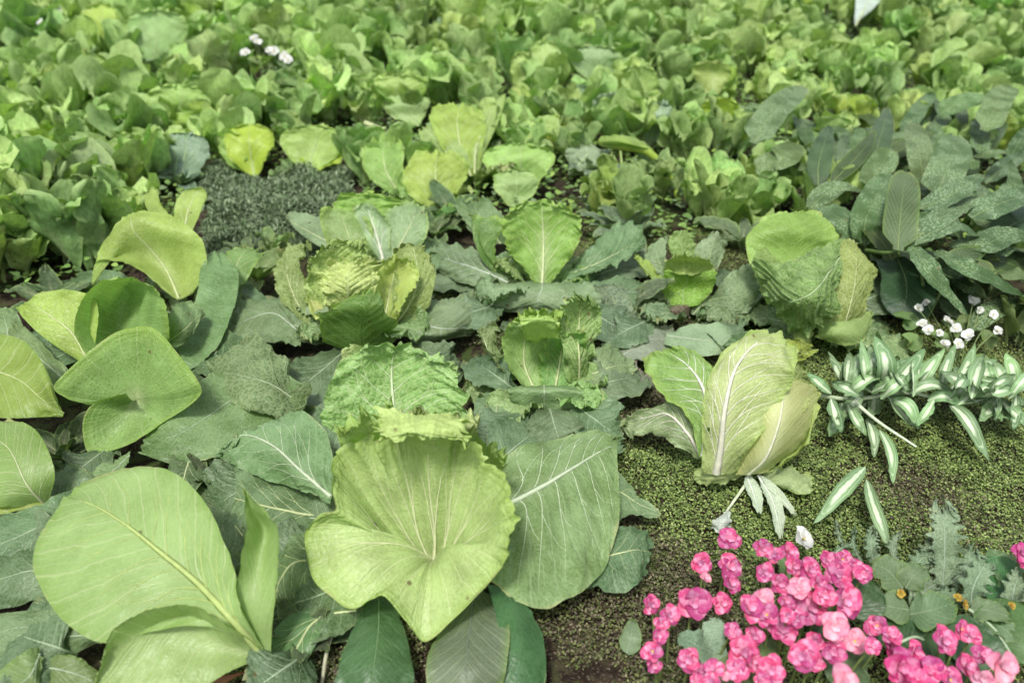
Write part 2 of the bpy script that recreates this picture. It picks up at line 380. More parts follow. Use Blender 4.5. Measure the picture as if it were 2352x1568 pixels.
# ---------------------------------------------------------------- the soil
def ground_mat():
    m = bpy.data.materials.new('soil'); m.use_nodes = True; nt = m.node_tree; L = nt.links.new
    p = nt.nodes['Principled BSDF']; p.inputs['Roughness'].default_value = .95; p.inputs['Specular IOR Level'].default_value = .15
    tc = N(nt, 'ShaderNodeTexCoord')
    def nz(s, d=5):
        n = N(nt, 'ShaderNodeTexNoise'); n.inputs['Scale'].default_value = s; n.inputs['Detail'].default_value = d; L(tc.outputs['Object'], n.inputs['Vector']); return n.outputs[0]
    a, b, c = nz(4), nz(45), nz(220)
    col = mixc(nt, mrange(nt, b, .35, .65), (.018, .012, .008), (.058, .041, .028))
    col = mixc(nt, mrange(nt, c, .55, .7), col, (.12, .10, .07))
    col = mixc(nt, mth(nt, 'MULTIPLY', mrange(nt, a, .4, .6), mrange(nt, b, .42, .55)), col, (.05, .075, .02))
    L(col, p.inputs['Base Color'])
    bp = N(nt, 'ShaderNodeBump'); bp.inputs['Strength'].default_value = 1; bp.inputs['Distance'].default_value = .006; L(mth(nt, 'ADD', b, mth(nt, 'MULTIPLY', c, .6)), bp.inputs['Height']); L(bp.outputs[0], p.inputs['Normal'])
    return m
q = np.linspace(-1, 1, 321); gx = np.sinh(q*5)/np.sinh(5)*60; gy = gx+1.5
GX, GY = np.meshgrid(gx, gy, indexing='ij')
def soil_z(x, y):
    f = np.exp(-((x/6)**2+((y-2)/6)**2))
    return f*((vnoise(x*6, y*6, 3)-.5)*.03+(vnoise(x*25, y*25, 4)-.5)*.012)-.01
Gd = np.stack([GX, GY, soil_z(GX, GY)], -1)
g = link('ground', mesh_from('ground', Gd.reshape(-1, 3), quads(321, 321), ground_mat())); g['kind'] = 'structure'

# ---------------------------------------------------------------- stuff: moss, low cover, undergrowth
def scatter(name, P, size, cols, mat, tilt=.6, bend=.3, aspect=.6, seg=2):
    """many tiny leaves: P base points, each a bent blade of seg quads"""
    n = len(P); az = rng.uniform(0, 2*np.pi, n); el = rng.uniform(.1, 1., n)*tilt*1.5
    d = np.stack([np.cos(az)*np.cos(el), np.sin(az)*np.cos(el), np.sin(el)], -1); s = np.stack([-np.sin(az), np.cos(az), rng.uniform(-.4, .4, n)], -1)
    up = np.cross(d, s); up /= np.linalg.norm(up, axis=1, keepdims=True); up *= np.sign(up[:, 2:])
    size = size[:, None]; rows = []
    for k in range(seg+1):
        t = k/seg; w = [.25, 1., .3] if seg == 2 else [.2, .8, 1., .35]
        c = P+d*size*t-np.array([0, 0, 1.])*size*bend*t*t
        hw = s*size*aspect*.5*w[k]
        rows += [c-hw+up*size*.1*w[k], c+hw+up*size*.1*w[k]]
    m = 2*(seg+1); V = np.stack(rows, 1).reshape(-1, 3); b = np.arange(n)[:, None]*m
    Fc = np.concatenate([b+np.array([[2*k, 2*k+1, 2*k+3, 2*k+2]]) for k in range(seg)], 0)
    me = mesh_from(name, V, Fc, mat, attrs=np.repeat(cols, m, 0))
    return link(name, me)
def palette(n, cs, jit=.25):
    c = np.array(cs)[rng.integers(0, len(cs), n)]
    return np.clip(c*rng.uniform(1-jit, 1+jit, (n, 1)), 0, 1)
tiny = plain_mat('tiny_leaves', vcol=True, rough=.6, transl=.2, var=.1)

# moss over the soil at the right and along the cabbage rows
n = 420000
X = rng.uniform(-.55, 1.5, n); Y = .5+rng.random(n)**1.1*2.2
px = 1176+X/(Y*math.cos(PITCH)+CAM_H*math.sin(PITCH))*F
dens = vnoise(X*7, Y*7, 21)*.55+vnoise(X*22, Y*22, 22)*.45
right = np.clip((px-1400)/500, 0, 1)
keep = (dens+.20*right+.12*np.clip((px-1150)/250, 0, 1) > .40+.12*rng.random(n)) & (X > -.5+.25*(Y-1))
X, Y, right, dn = X[keep], Y[keep], right[keep], dens[keep]; n = len(X)
Z = soil_z(X, Y)+rng.random(n)*.012+.010*np.clip((dn-.4)*4, 0, 1)
yg = vnoise(X*4+3, Y*4, 31)
cA = palette(n, [(.08, .10, .03), (.15, .18, .055), (.10, .08, .05), (.21, .19, .11)], .4); cB = palette(n, [(.23, .32, .08), (.18, .27, .06), (.12, .18, .05), (.30, .37, .13)], .35)
mixf = np.clip((yg-.42)*4+right*1.1-.1, 0, 1)[:, None]; sel = rng.random((n, 1)) < mixf
moss = scatter('moss', np.stack([X, Y, Z], -1), rng.uniform(.0028, .0066, n), np.where(sel, cB, cA), tiny, tilt=.7, aspect=.8)
tag(moss, 'fine yellow-green moss over the brown soil around the cabbages and flowers', 'moss', kind='stuff')

# grey green low cover, left of the middle
n = 60000; px = rng.uniform(440, 860, n); py = rng.uniform(385, 600, n)
P = np.array([at(a_, b_, 0) for a_, b_ in zip(px, py)])
e = vnoise(px/60, py/40, 5); k_ = (py > 380+e*60) & (py < 590) & (px > 440+60*vnoise(py/22, px/300, 8)) & (px < 860-90*vnoise(py/18, px/300, 9)); P = P[k_]; n = len(P)
tp_ = np.clip(np.minimum(np.minimum(px-440, 860-px)[k_]/50, (590-py)[k_]/70), 0, 1); P[:, 2] = (rng.random(n)*.03+.05*vnoise(P[:, 0]*9, P[:, 1]*9, 6))*tp_
cov = scatter('ground_cover', P, rng.uniform(.015, .04, n), palette(n, [(.18, .25, .13), (.13, .20, .09), (.08, .12, .05), (.25, .32, .19)], .35), tiny, tilt=1.05, aspect=.2)
tag(cov, 'low grey-green feathery ground cover between the left cabbages and the leafy field', 'ground cover', kind='stuff')

# small leaves filling the field between the plants
n = 110000
Y = 1.9+rng.random(n)**.8*8.5; X = rng.uniform(-1, 1, n)*(.78*Y+1.2)
pyv = 784-np.tan(PITCH-np.arctan2(CAM_H, Y))*F; pxv = 1176+X/(Y*math.cos(PITCH)+CAM_H*math.sin(PITCH))*F
def y_edge(x): return np.interp(x, [0, 430, 450, 830, 850, 1500, 1850, 2000, 2352], [700, 600, 400, 400, 540, 560, 570, 620, 640])
k_ = pyv < y_edge(pxv)
X, Y = X[k_], Y[k_]; n = len(X); Z = rng.random(n)**1.2*.07
und = scatter('undergrowth', np.stack([X, Y, Z], -1), rng.uniform(.014, .034, n), palette(n, [(.14, .25, .06), (.20, .34, .08), (.10, .18, .05), (.26, .39, .09), (.19, .28, .13)], .3), tiny, tilt=.6, aspect=.8, seg=3)
tag(und, 'small crowded green leaves filling the gaps across the field', 'undergrowth', kind='stuff')
# dark grass beyond, at the upper left corner
n = 30000; Y = rng.uniform(6.3, 12, n); X = rng.uniform(-9, -2.3, n)
gr = scatter('grass', np.stack([X, Y, 0*X], -1), rng.uniform(.06, .16, n), palette(n, [(.06, .10, .03), (.09, .14, .04), (.05, .07, .03)], .3), tiny, tilt=1., aspect=.12)
tag(gr, 'dark green grass beyond the leafy field at its far left corner', 'grass', kind='stuff')

# ---------------------------------------------------------------- the field of leafy plants
def local_leaf(kind, seed, res):
    r = random.Random(seed); up = (0, 0, 1.)
    e0 = r.uniform(1.25, 1.55); bd = r.uniform(.0, .45); L = 1.0; pts = [(0, 0, 0)]; st = 5
    if kind == 'kale': e0 = r.uniform(.9, 1.2); bd = r.uniform(.5, 1.)
    if kind == 'bowl': bd = r.uniform(.0, .3)
    for i in range(st):
        a = e0-bd*(i+.5)/st*1.3-(.9*max(0, i-2.5) if kind in ('lettuce', 'frill') and seed % 2 else 0); p = pts[-1]; pts.append((p[0]+math.cos(a)*L/st, 0+p[1]+.03*r.uniform(-1, 1), p[2]+math.sin(a)*L/st))
    wd, pk = dict(lettuce=(1.0, 'cabbage'), frill=(.9, 'cabbage'), mustard=(.7, 'spoon'), bowl=(.85, 'spoon'), kale=(.5, 'ovate'))[kind]
    Sf = path_surface(pts, wd*r.uniform(.85, 1.1), pk, up, dict(bowl=.7, mustard=.5, lettuce=.8, frill=.6).get(kind, .3))
    ru = dict(lettuce=.075, frill=.11, mustard=.035, bowl=.03, kale=.07)[kind]
    return finish(Sf, *res, seed, ruf=ru, rf=dict(frill=9, lettuce=6).get(kind, 6), quilt=.012, qf=6, jag=dict(bowl=.04, mustard=.04, kale=.12).get(kind, .06), ns=6,
                  pale=.75, palew=.25, rp=1.6)
FIELD = {}
for kind in ('lettuce', 'frill', 'mustard', 'bowl', 'kale'):
    FIELD[kind] = []
    for s in range(5):
        G, uv, a = local_leaf(kind, 500+s*13+len(kind), (15, 16))
        a = a.copy(); a[..., 2] = (s*.37+.2) % 1
        FIELD[kind].append((mesh_from('leaf', G.reshape(-1, 3), quads(15, 16), M['far'], uv=uv.reshape(-1, 2), attrs=a.reshape(-1, 3)), G, uv, a))
from mathutils import Matrix
def layout(kind, r, n=None):
    n = n or dict(lettuce=12, frill=15, mustard=11, bowl=7, kale=12)[kind]; out = []
    for i in range(n):
        f = i/max(1, n-1)                      # 0 inner .. 1 outer
        az = i*2.4+r.uniform(-.35, .35); tilt = (-.15+.36*f)+r.uniform(-.2, .2)+(.25*f if kind == 'kale' else 0)   # + = lies lower
        s = (.62+.42*f)*r.uniform(.75, 1.15)*dict(frill=.88, lettuce=1., mustard=1.).get(kind, 1) if kind != 'bowl' else r.uniform(.7, 1.15)
        out.append((r.randrange(5), Matrix.Translation((0, 0, .0)) @ Matrix.Rotation(az, 4, 'Z') @ Matrix.Translation((dict(frill=.35, lettuce=.2, mustard=.25).get(kind, .12)*f, 0, r.uniform(0, .18))) @ Matrix.Rotation(tilt, 4, 'Y') @ Matrix.Rotation(r.uniform(-.3, .3), 4, 'X') @ Matrix.Scale(s, 4)))
    return out
FARM = {}
for kind in FIELD:                              # whole small plants for far copies
    FARM[kind] = []
    for s in range(5):
        r = random.Random(900+s); Vs, Fs, Us, As = [], [], [], []
        for vi, Mx in layout(kind, r):
            _, G, uv, a = FIELD[kind][vi]; m4 = np.array(Mx); V = G.reshape(-1, 3)@m4[:3, :3].T+m4[:3, 3]
            Fs.append(quads(15, 16)+len(Vs)*240); Vs.append(V); Us.append(uv.reshape(-1, 2)); aa = a.reshape(-1, 3).copy(); aa[:, 2] = r.random(); As.append(aa)
        FARM[kind].append(mesh_from(kind, np.concatenate(Vs), np.concatenate(Fs), M['far'], uv=np.concatenate(Us), attrs=np.concatenate(As)))
PNAME = dict(lettuce='lettuce_plant', frill='curly_leaf_plant', mustard='mustard_plant', bowl='broad_leaf_plant', kale='grey_leaf_plant')
PCOL = dict(lettuce=[(.37, .56, .16), (.28, .46, .13), (.46, .64, .21)], frill=[(.36, .55, .15), (.27, .44, .12), (.44, .63, .18)],
            mustard=[(.33, .50, .14), (.40, .54, .14), (.27, .42, .13)], bowl=[(.38, .56, .07), (.33, .52, .09)], kale=[(.26, .40, .22), (.20, .34, .14), (.32, .46, .27)])
GL = dict(lettuce='lettuces of the crowded field', frill='curly leaf plants of the crowded field', mustard='upright mustard plants of the crowded field',
          bowl='broad leaf plants of the crowded field', kale='grey-green plants of the crowded field')
LB = dict(lettuce=('low light green lettuce in the near part of the crowded field', 'small light green lettuce in the far part of the crowded field'),
          frill=('curly frilled green plant in the near part of the crowded field', 'tiny curly frilled green plant in the far part of the crowded field'),
          mustard=('upright spoon-leaved green plant in the near part of the crowded field', 'small upright spoon-leaved plant in the far part of the crowded field'),
          bowl=('plant with few cupped yellow-green leaves in the near part of the field', 'small plant with cupped yellow-green leaves in the far part of the field'),
          kale=('grey-green leafy plant in the near part of the crowded field', 'small grey-green leafy plant in the far part of the crowded field'))
def jitc(c, r, j=.12): k = r.uniform(1-j, 1+j); return tuple(min(1, x*k*r.uniform(.95, 1.05)) for x in c)
ZN = {}
def zone_label(x, y, kind, c):
    # shade of the plant + where it stands in the bed
    tone = ('dark', 'mid', 'pale')[sorted([q_[1] for q_ in PCOL[kind]]).index(c[1])] if len(PCOL[kind]) == 3 else ('bright' if c == PCOL[kind][0] else 'deeper')
    lat = x/(.62*(y*math.cos(PITCH)+CAM_H*math.sin(PITCH)))
    side = 'far left' if lat < -.6 else 'left' if lat < -.2 else 'middle' if lat < .2 else 'right' if lat < .6 else 'far right'
    row = 'front' if y < 2.7 else 'second' if y < 3.5 else 'third' if y < 4.3 else 'fourth' if y < 5.5 else 'fifth' if y < 7 else 'hindmost'
    look = dict(lettuce='green round-headed lettuce', frill='green curly frilled plant', mustard='green upright spoon-leaved plant', bowl='yellow-green cupped-leaf plant', kale='grey-green leafy plant')[kind]
    return f'{tone} {look}, {side}, {row} band of the leafy field'
def field_plant(x, y, size, kind, near, rnd, label=None, col=None, group=True, n=None):
    if label is None: col = rnd.choice(PCOL[kind]); label = zone_label(x, y, kind, col)
    c = col or rnd.choice(PCOL[kind])
    if near:
        t = thing(PNAME[kind], (x, y, 0), label or LB[kind][0], PNAME[kind].replace('_', ' '), GL[kind] if group else None)
        t.rotation_euler = (rnd.uniform(-.15, .15), rnd.uniform(-.15, .15), rnd.uniform(0, 6.3)); t.scale = (size*.92, size*.92, size*dict(lettuce=1.45, frill=1.4, mustard=1.45).get(kind, 1.05))
        for vi, Mx in layout(kind, rnd, n):
            o = link('leaf', FIELD[kind][vi][0], t, jitc(c, rnd)); o.matrix_local = Mx
    else:
        t = link(PNAME[kind], rnd.choice(FARM[kind]), None, jitc(c, rnd)); tag(t, label or LB[kind][1], PNAME[kind].replace('_', ' '), GL[kind] if group else None)
        t.location = (x, y, 0); t.rotation_euler = (rnd.uniform(-.15, .15), rnd.uniform(-.15, .15), rnd.uniform(0, 6.3)); t.scale = (size*.92, size*.92, size*dict(lettuce=1.45, frill=1.4, mustard=1.45).get(kind, 1.05))
    return t
rf = random.Random(5); HOLD = [(*at(px_, py_, 0)[:2], r_) for px_, py_, r_ in ((1085, 440, .26), (1000, 500, .26), (890, 520, .2), (1085, 520, .2), (1480, 440, .22), (1560, 470, .12), (860, 340, .2), (620, 240, .25), (110, 105, .3), (120, 460, .1), (595, 420, .13), (715, 405, .14), (370, 215, .3), (245, 160, .25), (440, 245, .2), (790, 140, .2), (1430, 400, .2), (1190, 490, .16), (1480, 300, .2), (1650, 330, .14), (1965, 130, .3), (1975, 95, .35), (110, 130, .3))]                 # spots kept for single plants: (px, py, radius)
SPOTS = [  # px, py (foot), size m, kind, colour, leaves, label
 (420, 440, .17, 'kale', (.12, .21, .15), 9, 'blue-grey ribbed leafy plant left of the bright yellow cupped leaf'),
 (255, 300, .24, 'lettuce', (.30, .44, .12), 9, 'large pale open lettuce in the left of the field'),
 (70, 250, .2, 'bowl', (.34, .45, .05), 4, 'small yellow-green upright leaf plant at the far left edge'),
 (1270, 250, .22, 'mustard', (.26, .40, .10), 8, 'tall light green spoon-leaved plant left of the pale upright one'),
 (1350, 410, .19, 'kale', (.20, .29, .20), 10, 'grey-green smooth-leaved plant behind the frilly yellow lettuce'),
 (1180, 330, .18, 'kale', (.17, .27, .15), 9, 'grey-green plant beside the tall white-ribbed cabbage leaf'),
 (1720, 480, .17, 'mustard', (.27, .41, .06), 11, 'fresh light green star-shaped rosette above the small crinkled cabbage'),
 (1380, 500, .15, 'frill', (.28, .40, .06), 13, 'frilly yellow-green lettuce behind the upright fan-shaped cabbage leaf'),
 (940, 300, .2, 'mustard', (.26, .40, .08), 8, 'light green plant with curling leaves above the snapped stalk'),
 (1950, 330, .2, 'bowl', (.30, .42, .04), 4, 'yellow-green round leaf plant rising among the speckled leaves'),
 (2290, 370, .17, 'bowl', (.30, .42, .04), 3, 'yellow-green round leaf plant at the right edge above the speckled shrub'),
]
for (px, py, s, kd, c, nl, lab) in SPOTS:
    p = at(px, py, 0); HOLD.append((p[0], p[1], s*.55)); field_plant(p[0], p[1], s, kd, True, rf, lab, c, False, nl)
def field(y0, y1, step0, near, smin, smax):
    y = y0
    while y < y1:
        step = step0*(1+.035*(y-2)); wx = .72*y+.42; x = -wx+rf.random()*step
        while x < wx:
            X_, Y_ = x+rf.uniform(-.3, .3)*step, y+rf.uniform(-.3, .3)*step
            ddx = Y_*math.cos(PITCH)+CAM_H*math.sin(PITCH)
            px = 1176+X_/ddx*F; py = 784-math.tan(PITCH-math.atan2(CAM_H, Y_))*F
            ok = py < y_edge(np.array(float(px)))-10 and not any((X_-a)**2+(Y_-b)**2 < c*c for a, b, c in HOLD)
            if px < 300 and py < 78+20*math.sin(px/40): ok = False      # the dark grass corner
            if px > 1900 and 300 < py: ok = ok and rf.random() < .6
            if ok:
                rgt = px/2352; z = rf.random()
                # left: broader leaves, right: curly small ones
                if z < .30-.15*rgt: kd = 'mustard'
                elif z < .50: kd = 'lettuce'
                elif z < .60: kd = 'kale'
                elif z < .68-.02*rgt: kd = 'bowl'
                else: kd = 'frill'
                field_plant(X_, Y_, rf.uniform(smin, smax)*(1.16-.36*rgt)*(.95 if kd == "bowl" else 1), kd, near, rf)
            x += step
        y += step*.85
field(1.95, 4.3, .225, True, .145, .205)
field(4.3, 10.5, .26, False, .185, .26)
# ---------------------------------------------------------------- single plants of the foreground
YG, LG, MG, DG = (.41, .55, .19), (.28, .42, .08), (.16, .29, .06), (.05, .12, .03)
GL_, GD, BG = (.165, .275, .115), (.085, .16, .06), (.11, .19, .09)
PY = (.50, .58, .18)                     # pale yellow heart
def plant(name, px, py, label, cat='chinese cabbage', group=None):
    p = at(px, py, 0); return thing(name, tuple(p), label, cat, group)
CABB = 'chinese cabbages planted in rows'

# B: the big open cabbage in the middle foreground
B = plant('chinese_cabbage', 1000, 1330, 'largest open pale yellow-green cabbage in the foreground with a pointed front lobe', group=CABB)
round_leaf(B, (995, 1288, 9), [(770,1030,26),(820,1000,29),(870,985,31),(920,958,32),(985,972,33),(1050,985,31),(1100,1015,30),(1140,1060,29),(1182,1130,27),(1194,1200,24),(1186,1265,20),(1150,1320,16),(1110,1362,13),(1045,1425,9),(976,1480,6),(930,1432,9),(882,1372,13),(850,1388,11),(808,1404,10),(760,1380,11),(715,1338,12),(696,1272,14),(702,1212,17),(722,1180,20),(768,1168,22),(760,1100,25)],
           YG, 'cab', res=(300, 64), prof=1., sag=.0, roll=[-5,-5,-6,-6,-6,-6,-5,-4,-2,0,3,5,5,4,3,3,1,3,4,5,5,5,4,1,-1,-3], topruf=.020, ruf=.010, rf=9, rp=7, quilt=.0014, qf=24, jag=.045, jf=30, ns=16, pale=.9, palew=.13,
           veins=[(.04, .0018), (.10, .0030), (.155, .0042), (.20, .0028), (.26, .0024), (.31, .0018), (.41, .0009), (.55, .0009), (.60, .0008), (.70, .0010), (.79, .0016), (.87, .0010), (.96, .0012)])
leaf(B, [[(880,1040,16),(915,1045,15),(945,1040,16)], [(745,990,20),(830,985,18),(908,985,18),(1000,985,18),(1080,985,20)], [(735,945,23),(820,920,23),(902,915,22),(990,920,23),(1078,950,23)], [(760,860,28),(830,845,28),(900,840,27),(985,850,28),(1062,885,27)], [(800,795,31),(850,785,33),(915,780,33),(960,795,32),(1010,830,31)]],
     (.25, .42, .11), 'sav', res=(70, 70), midrib=.0065, laterals=4, rise=.42, ruf=.018, rf=11, quilt=.006, qf=34, jag=.07, ns=7, pale=.45, palew=.2, veincol=(.62, .72, .45))
leaf(B, [[(880,1130,9),(905,1130,9),(930,1130,9)], [(800,1060,17),(850,1060,17),(905,1050,17)], [(775,1010,27),(850,1000,27),(900,990,26)], [(770,985,32),(850,950,34),(915,930,34)]],
     (0.432, 0.618, 0.196), 'cab', res=(70, 50), midrib=.002, laterals=4, ruf=.026, rf=9, quilt=.006, jag=.03, ns=8)
leaf(B, [[(960,1120,9),(1000,1120,9),(1040,1120,9)], [(930,1040,20),(1000,1035,19),(1080,1045,20)], [(900,990,30),(990,985,28),(1100,995,30)], [(900,955,35),(1000,950,35),(1100,965,34)]],
     (0.420, 0.487, 0.168), 'sav', res=(70, 50), midrib=.002, laterals=4, ruf=.022, rf=11, quilt=.006, jag=.07, ns=8)
leaf(B, [[(1010,1130,9),(1050,1130,9),(1090,1130,9)], [(1040,1060,19),(1090,1065,18),(1160,1080,20)], [(1060,1010,29),(1120,1012,28),(1165,1045,27)]],
     (0.378, 0.474, 0.172), 'cab', res=(34, 30), midrib=0, ruf=.012, rf=10, quilt=.004, jag=.08, ns=8, pale=.5)
leaf(B, [[(860,1120,15),(840,1110,16),(830,1090,17)], [(800,1130,20),(800,1080,21),(815,1045,22)], [(765,1100,22),(768,1060,24),(785,1030,25)]],
     (0.468, 0.536, 0.299), 'cab', res=(26, 26), midrib=.003, laterals=0, ruf=.006, rf=6, quilt=.002, ns=6, pale=.7)
leaf(B, [[(1120,1150,12),(1130,1172,11),(1110,1230,10)], [(1150,1052,15),(1235,1122,13),(1130,1340,9)], [(1265,1005,15),(1310,1078,13),(1262,1398,7)], [(1375,990,13),(1372,1040,12),(1380,1325,6)], [(1432,1005,12),(1420,1015,12),(1428,1190,8)]],
     (0.155, 0.267, 0.083), 'gla', res=(60, 64), midrib=.0055, laterals=6, rise=.25, ruf=.010, rf=7, quilt=.0045, qf=22, jag=.04, ns=8, pale=.3, palew=.2, veincol=(.60, .70, .48))
leaf(B, [[(1370,1050,6),(1370,1110,5),(1350,1190,5)], [(1420,1080,5),(1425,1130,5),(1400,1195,5)], [(1460,1130,5),(1465,1155,5),(1455,1185,5)], [(1515,1170,4),(1520,1180,4),(1515,1188,4)]],
     (0.193, 0.290, 0.127), 'gla', res=(30, 34), midrib=.002, laterals=3, ruf=.006, quilt=.002, jag=.05)
leaf(B, [[(1340,1250,6),(1345,1290,5),(1330,1345,5)], [(1420,1205,6),(1420,1270,6),(1380,1366,4)], [(1470,1210,5),(1465,1262,6),(1455,1358,4)], [(1505,1235,4),(1498,1270,4),(1495,1320,3)]],
     GD, 'gla', res=(34, 36), midrib=.002, laterals=4, ruf=.008, rf=6, quilt=.003, jag=.22, jf=9)
leaf(B, [[(768,1125,12),(762,1142,12),(760,1160,11)], [(755,1000,16),(690,1080,14),(700,1130,11)], [(690,945,16),(625,1022,14),(620,1108,9)], [(610,975,14),(560,1000,12),(540,1072,8)], [(530,1020,10),(510,1030,10),(490,1045,8)]],
     (0.140, 0.237, 0.081), 'gla', res=(50, 54), midrib=.004, laterals=5, rise=.3, ruf=.012, quilt=.005, qf=26, jag=.08, ns=7, pale=.2, veincol=(.6, .68, .48))
leaf(B, [[(760,1150,6),(752,1190,6),(740,1240,6)], [(660,1110,8),(650,1170,8),(660,1260,5)], [(560,1075,8),(560,1150,7),(580,1250,5)], [(510,1070,6),(500,1130,5),(530,1200,4)]],
     (0.091, 0.167, 0.056), 'gla', res=(40, 40), midrib=.003, laterals=5, ruf=.010, quilt=.004, jag=.06)
leaf(B, [[(760,1230,7),(770,1290,6),(775,1330,6)], [(690,1225,9),(680,1290,9),(730,1370,6)], [(640,1280,8),(640,1340,7),(690,1410,4)], [(625,1370,5),(640,1400,5),(660,1420,4)]],
     (0.102, 0.191, 0.059), 'gla', res=(36, 36), midrib=.003, laterals=4, ruf=.008, quilt=.005, jag=.05)
leaf(B, [[(830,1380,6),(820,1400,6),(790,1395,6)], [(760,1375,6),(730,1420,6),(690,1400,6)], [(740,1450,6),(680,1490,5),(630,1450,5)], [(690,1540,3),(650,1560,3),(600,1560,3)], [(640,1600,2),(620,1605,2),(590,1600,2)]],
     (0.1, 0.18, 0.06), 'drk', res=(36, 40), midrib=.0025, laterals=5, ruf=.006, quilt=.003, ns=7)

leaf(B, [[(840,952,35),(900,948,35.5),(960,952,35.5),(1020,950,35),(1090,968,34)], [(838,985,35.5),(900,985,36),(960,990,36),(1020,988,35.5),(1095,1000,34.5)], [(850,1005,34),(900,1012,34.5),(960,1005,34.5),(1020,1015,34),(1100,1025,32.5)]],
     (.50, .62, .20), 'cab', res=(110, 26), midrib=0, ruf=.012, rf=7, quilt=.008, qf=34, jag=.35, jf=24, ns=8, label='curled frilly rim folding over the front of the head')
# leaves low between the big cabbage and the picture's foot
Q = plant('broad_leaf_plant', 1010, 1420, 'dark glossy broad-leaved plant under the front lobe of the largest cabbage', 'broad-leaf plant')
leaf(Q, [[(850,1370,4),(870,1372,4),(900,1375,4)], [(810,1440,6),(870,1440,7),(925,1440,5)], [(780,1520,7),(860,1520,8),(950,1530,6)], [(765,1590,5),(850,1600,6),(945,1590,4)]],
     (.045, .105, .03), 'drk', res=(34, 36), midrib=.0015, laterals=4, rise=.2, ruf=.004, quilt=.0015, veincol=(.22, .34, .16), ns=6)
leaf(Q, [[(1060,1330,2),(1090,1345,2),(1130,1370,3)], [(1010,1440,4),(1080,1440,7),(1168,1430,8)], [(980,1520,7),(1070,1520,9),(1165,1520,8)], [(990,1610,5),(1070,1620,6),(1150,1600,5)]],
     (.14, .19, .11), 'smo', res=(34, 36), midrib=.0018, laterals=6, rise=.15, ruf=.004, quilt=.0015, veincol=(.22, .27, .2), ns=9, label='matt grey-green leaf with a darker midrib')
leaf(Q, [[(1120,1340,9),(1160,1350,8),(1190,1370,8)], [(1140,1420,8),(1185,1410,8),(1230,1420,6)], [(1150,1510,7),(1205,1500,7),(1255,1510,5)], [(1160,1610,4),(1210,1620,4),(1250,1600,3)]],
     (0.04, 0.11, 0.03), 'drk', res=(30, 34), midrib=.001, laterals=3, ruf=.003, quilt=.001, veincol=(.09, .18, .07))
tube('stem', [at(765,1450,4), at(750,1500,3), at(738,1580,1)], .0035, .003, M['stem'], Q, (.4, .4, .27))

# A: huge smooth leaves bottom left
A = plant('broad_leaf_plant', 610, 1545, 'plant with a huge smooth light green leaf and yellow midrib at the bottom left', 'broad-leaf plant')
leaf(A, [[(606,1492,8),(601,1500,7),(592,1504,7)], [(552,1390,16),(530,1420,14),(480,1440,13)], [(530,1280,20),(450,1335,16),(350,1450,12)], [(480,1165,22),(365,1265,18),(230,1475,11)], [(400,1085,22),(290,1205,19),(130,1410,12)], [(290,1072,20),(215,1160,18),(75,1300,13)], [(190,1105,17),(150,1140,16),(95,1225,14)]],
     (.31, .47, .15), 'smo', res=(66, 70), midrib=.0068, laterals=8, rise=.22, veincol=(.47, .58, .20), ruf=.004, rf=5, rp=3, quilt=.0016, qf=16, ns=11, a=.28, pale=.25, palew=.2, jag=.012)
leaf(A, [[(600,1498,7),(610,1500,7),(622,1496,7)], [(532,1400,14),(588,1400,14),(628,1405,14)], [(550,1295,20),(600,1290,18),(640,1300,21)], [(570,1220,24),(610,1215,21),(647,1235,25)], [(562,1165,27),(580,1165,26),(622,1185,27)], [(556,1120,30),(560,1118,30),(566,1124,30)]],
     (.31, .47, .15), 'smo', res=(36, 50), midrib=0, ruf=.004, rf=8, jag=.05, jf=20, quilt=.001, ns=8)
leaf(A, [[(604,1494,8),(603,1502,7),(596,1512,6)], [(530,1440,14),(510,1480,9),(520,1545,7)], [(450,1392,18),(420,1440,11),(420,1600,6)], [(350,1398,18),(330,1460,11),(300,1610,6)], [(270,1440,15),(260,1490,11),(225,1590,7)], [(238,1500,12),(234,1520,11),(222,1560,9)]],
     (.29, .45, .14), 'smo', res=(44, 50), midrib=0, laterals=0, ruf=.004, rf=5, rp=3, quilt=.003, qf=16, ns=11, a=.2, pale=.25)
leaf(A, [[(600,1530,3),(590,1535,3),(560,1545,3)], [(520,1546,5),(500,1556,4),(480,1590,3)], [(400,1556,5),(400,1576,4),(390,1620,3)], [(300,1566,4),(300,1590,3),(300,1620,3)]],
     (0.3, 0.12, 0.05), 'drk', res=(24, 24), midrib=0, ruf=.002, quilt=.001, label='withered red-brown lower leaf')
leaf(A, [[(596,1500,7),(602,1500,7),(608,1500,7)], [(590,1530,6),(605,1525,7),(625,1525,6)], [(600,1570,3),(615,1575,3),(640,1560,3)]], (0.36, 0.44, 0.06), 'smo', res=(20, 20), midrib=0, ruf=.004, quilt=.001)

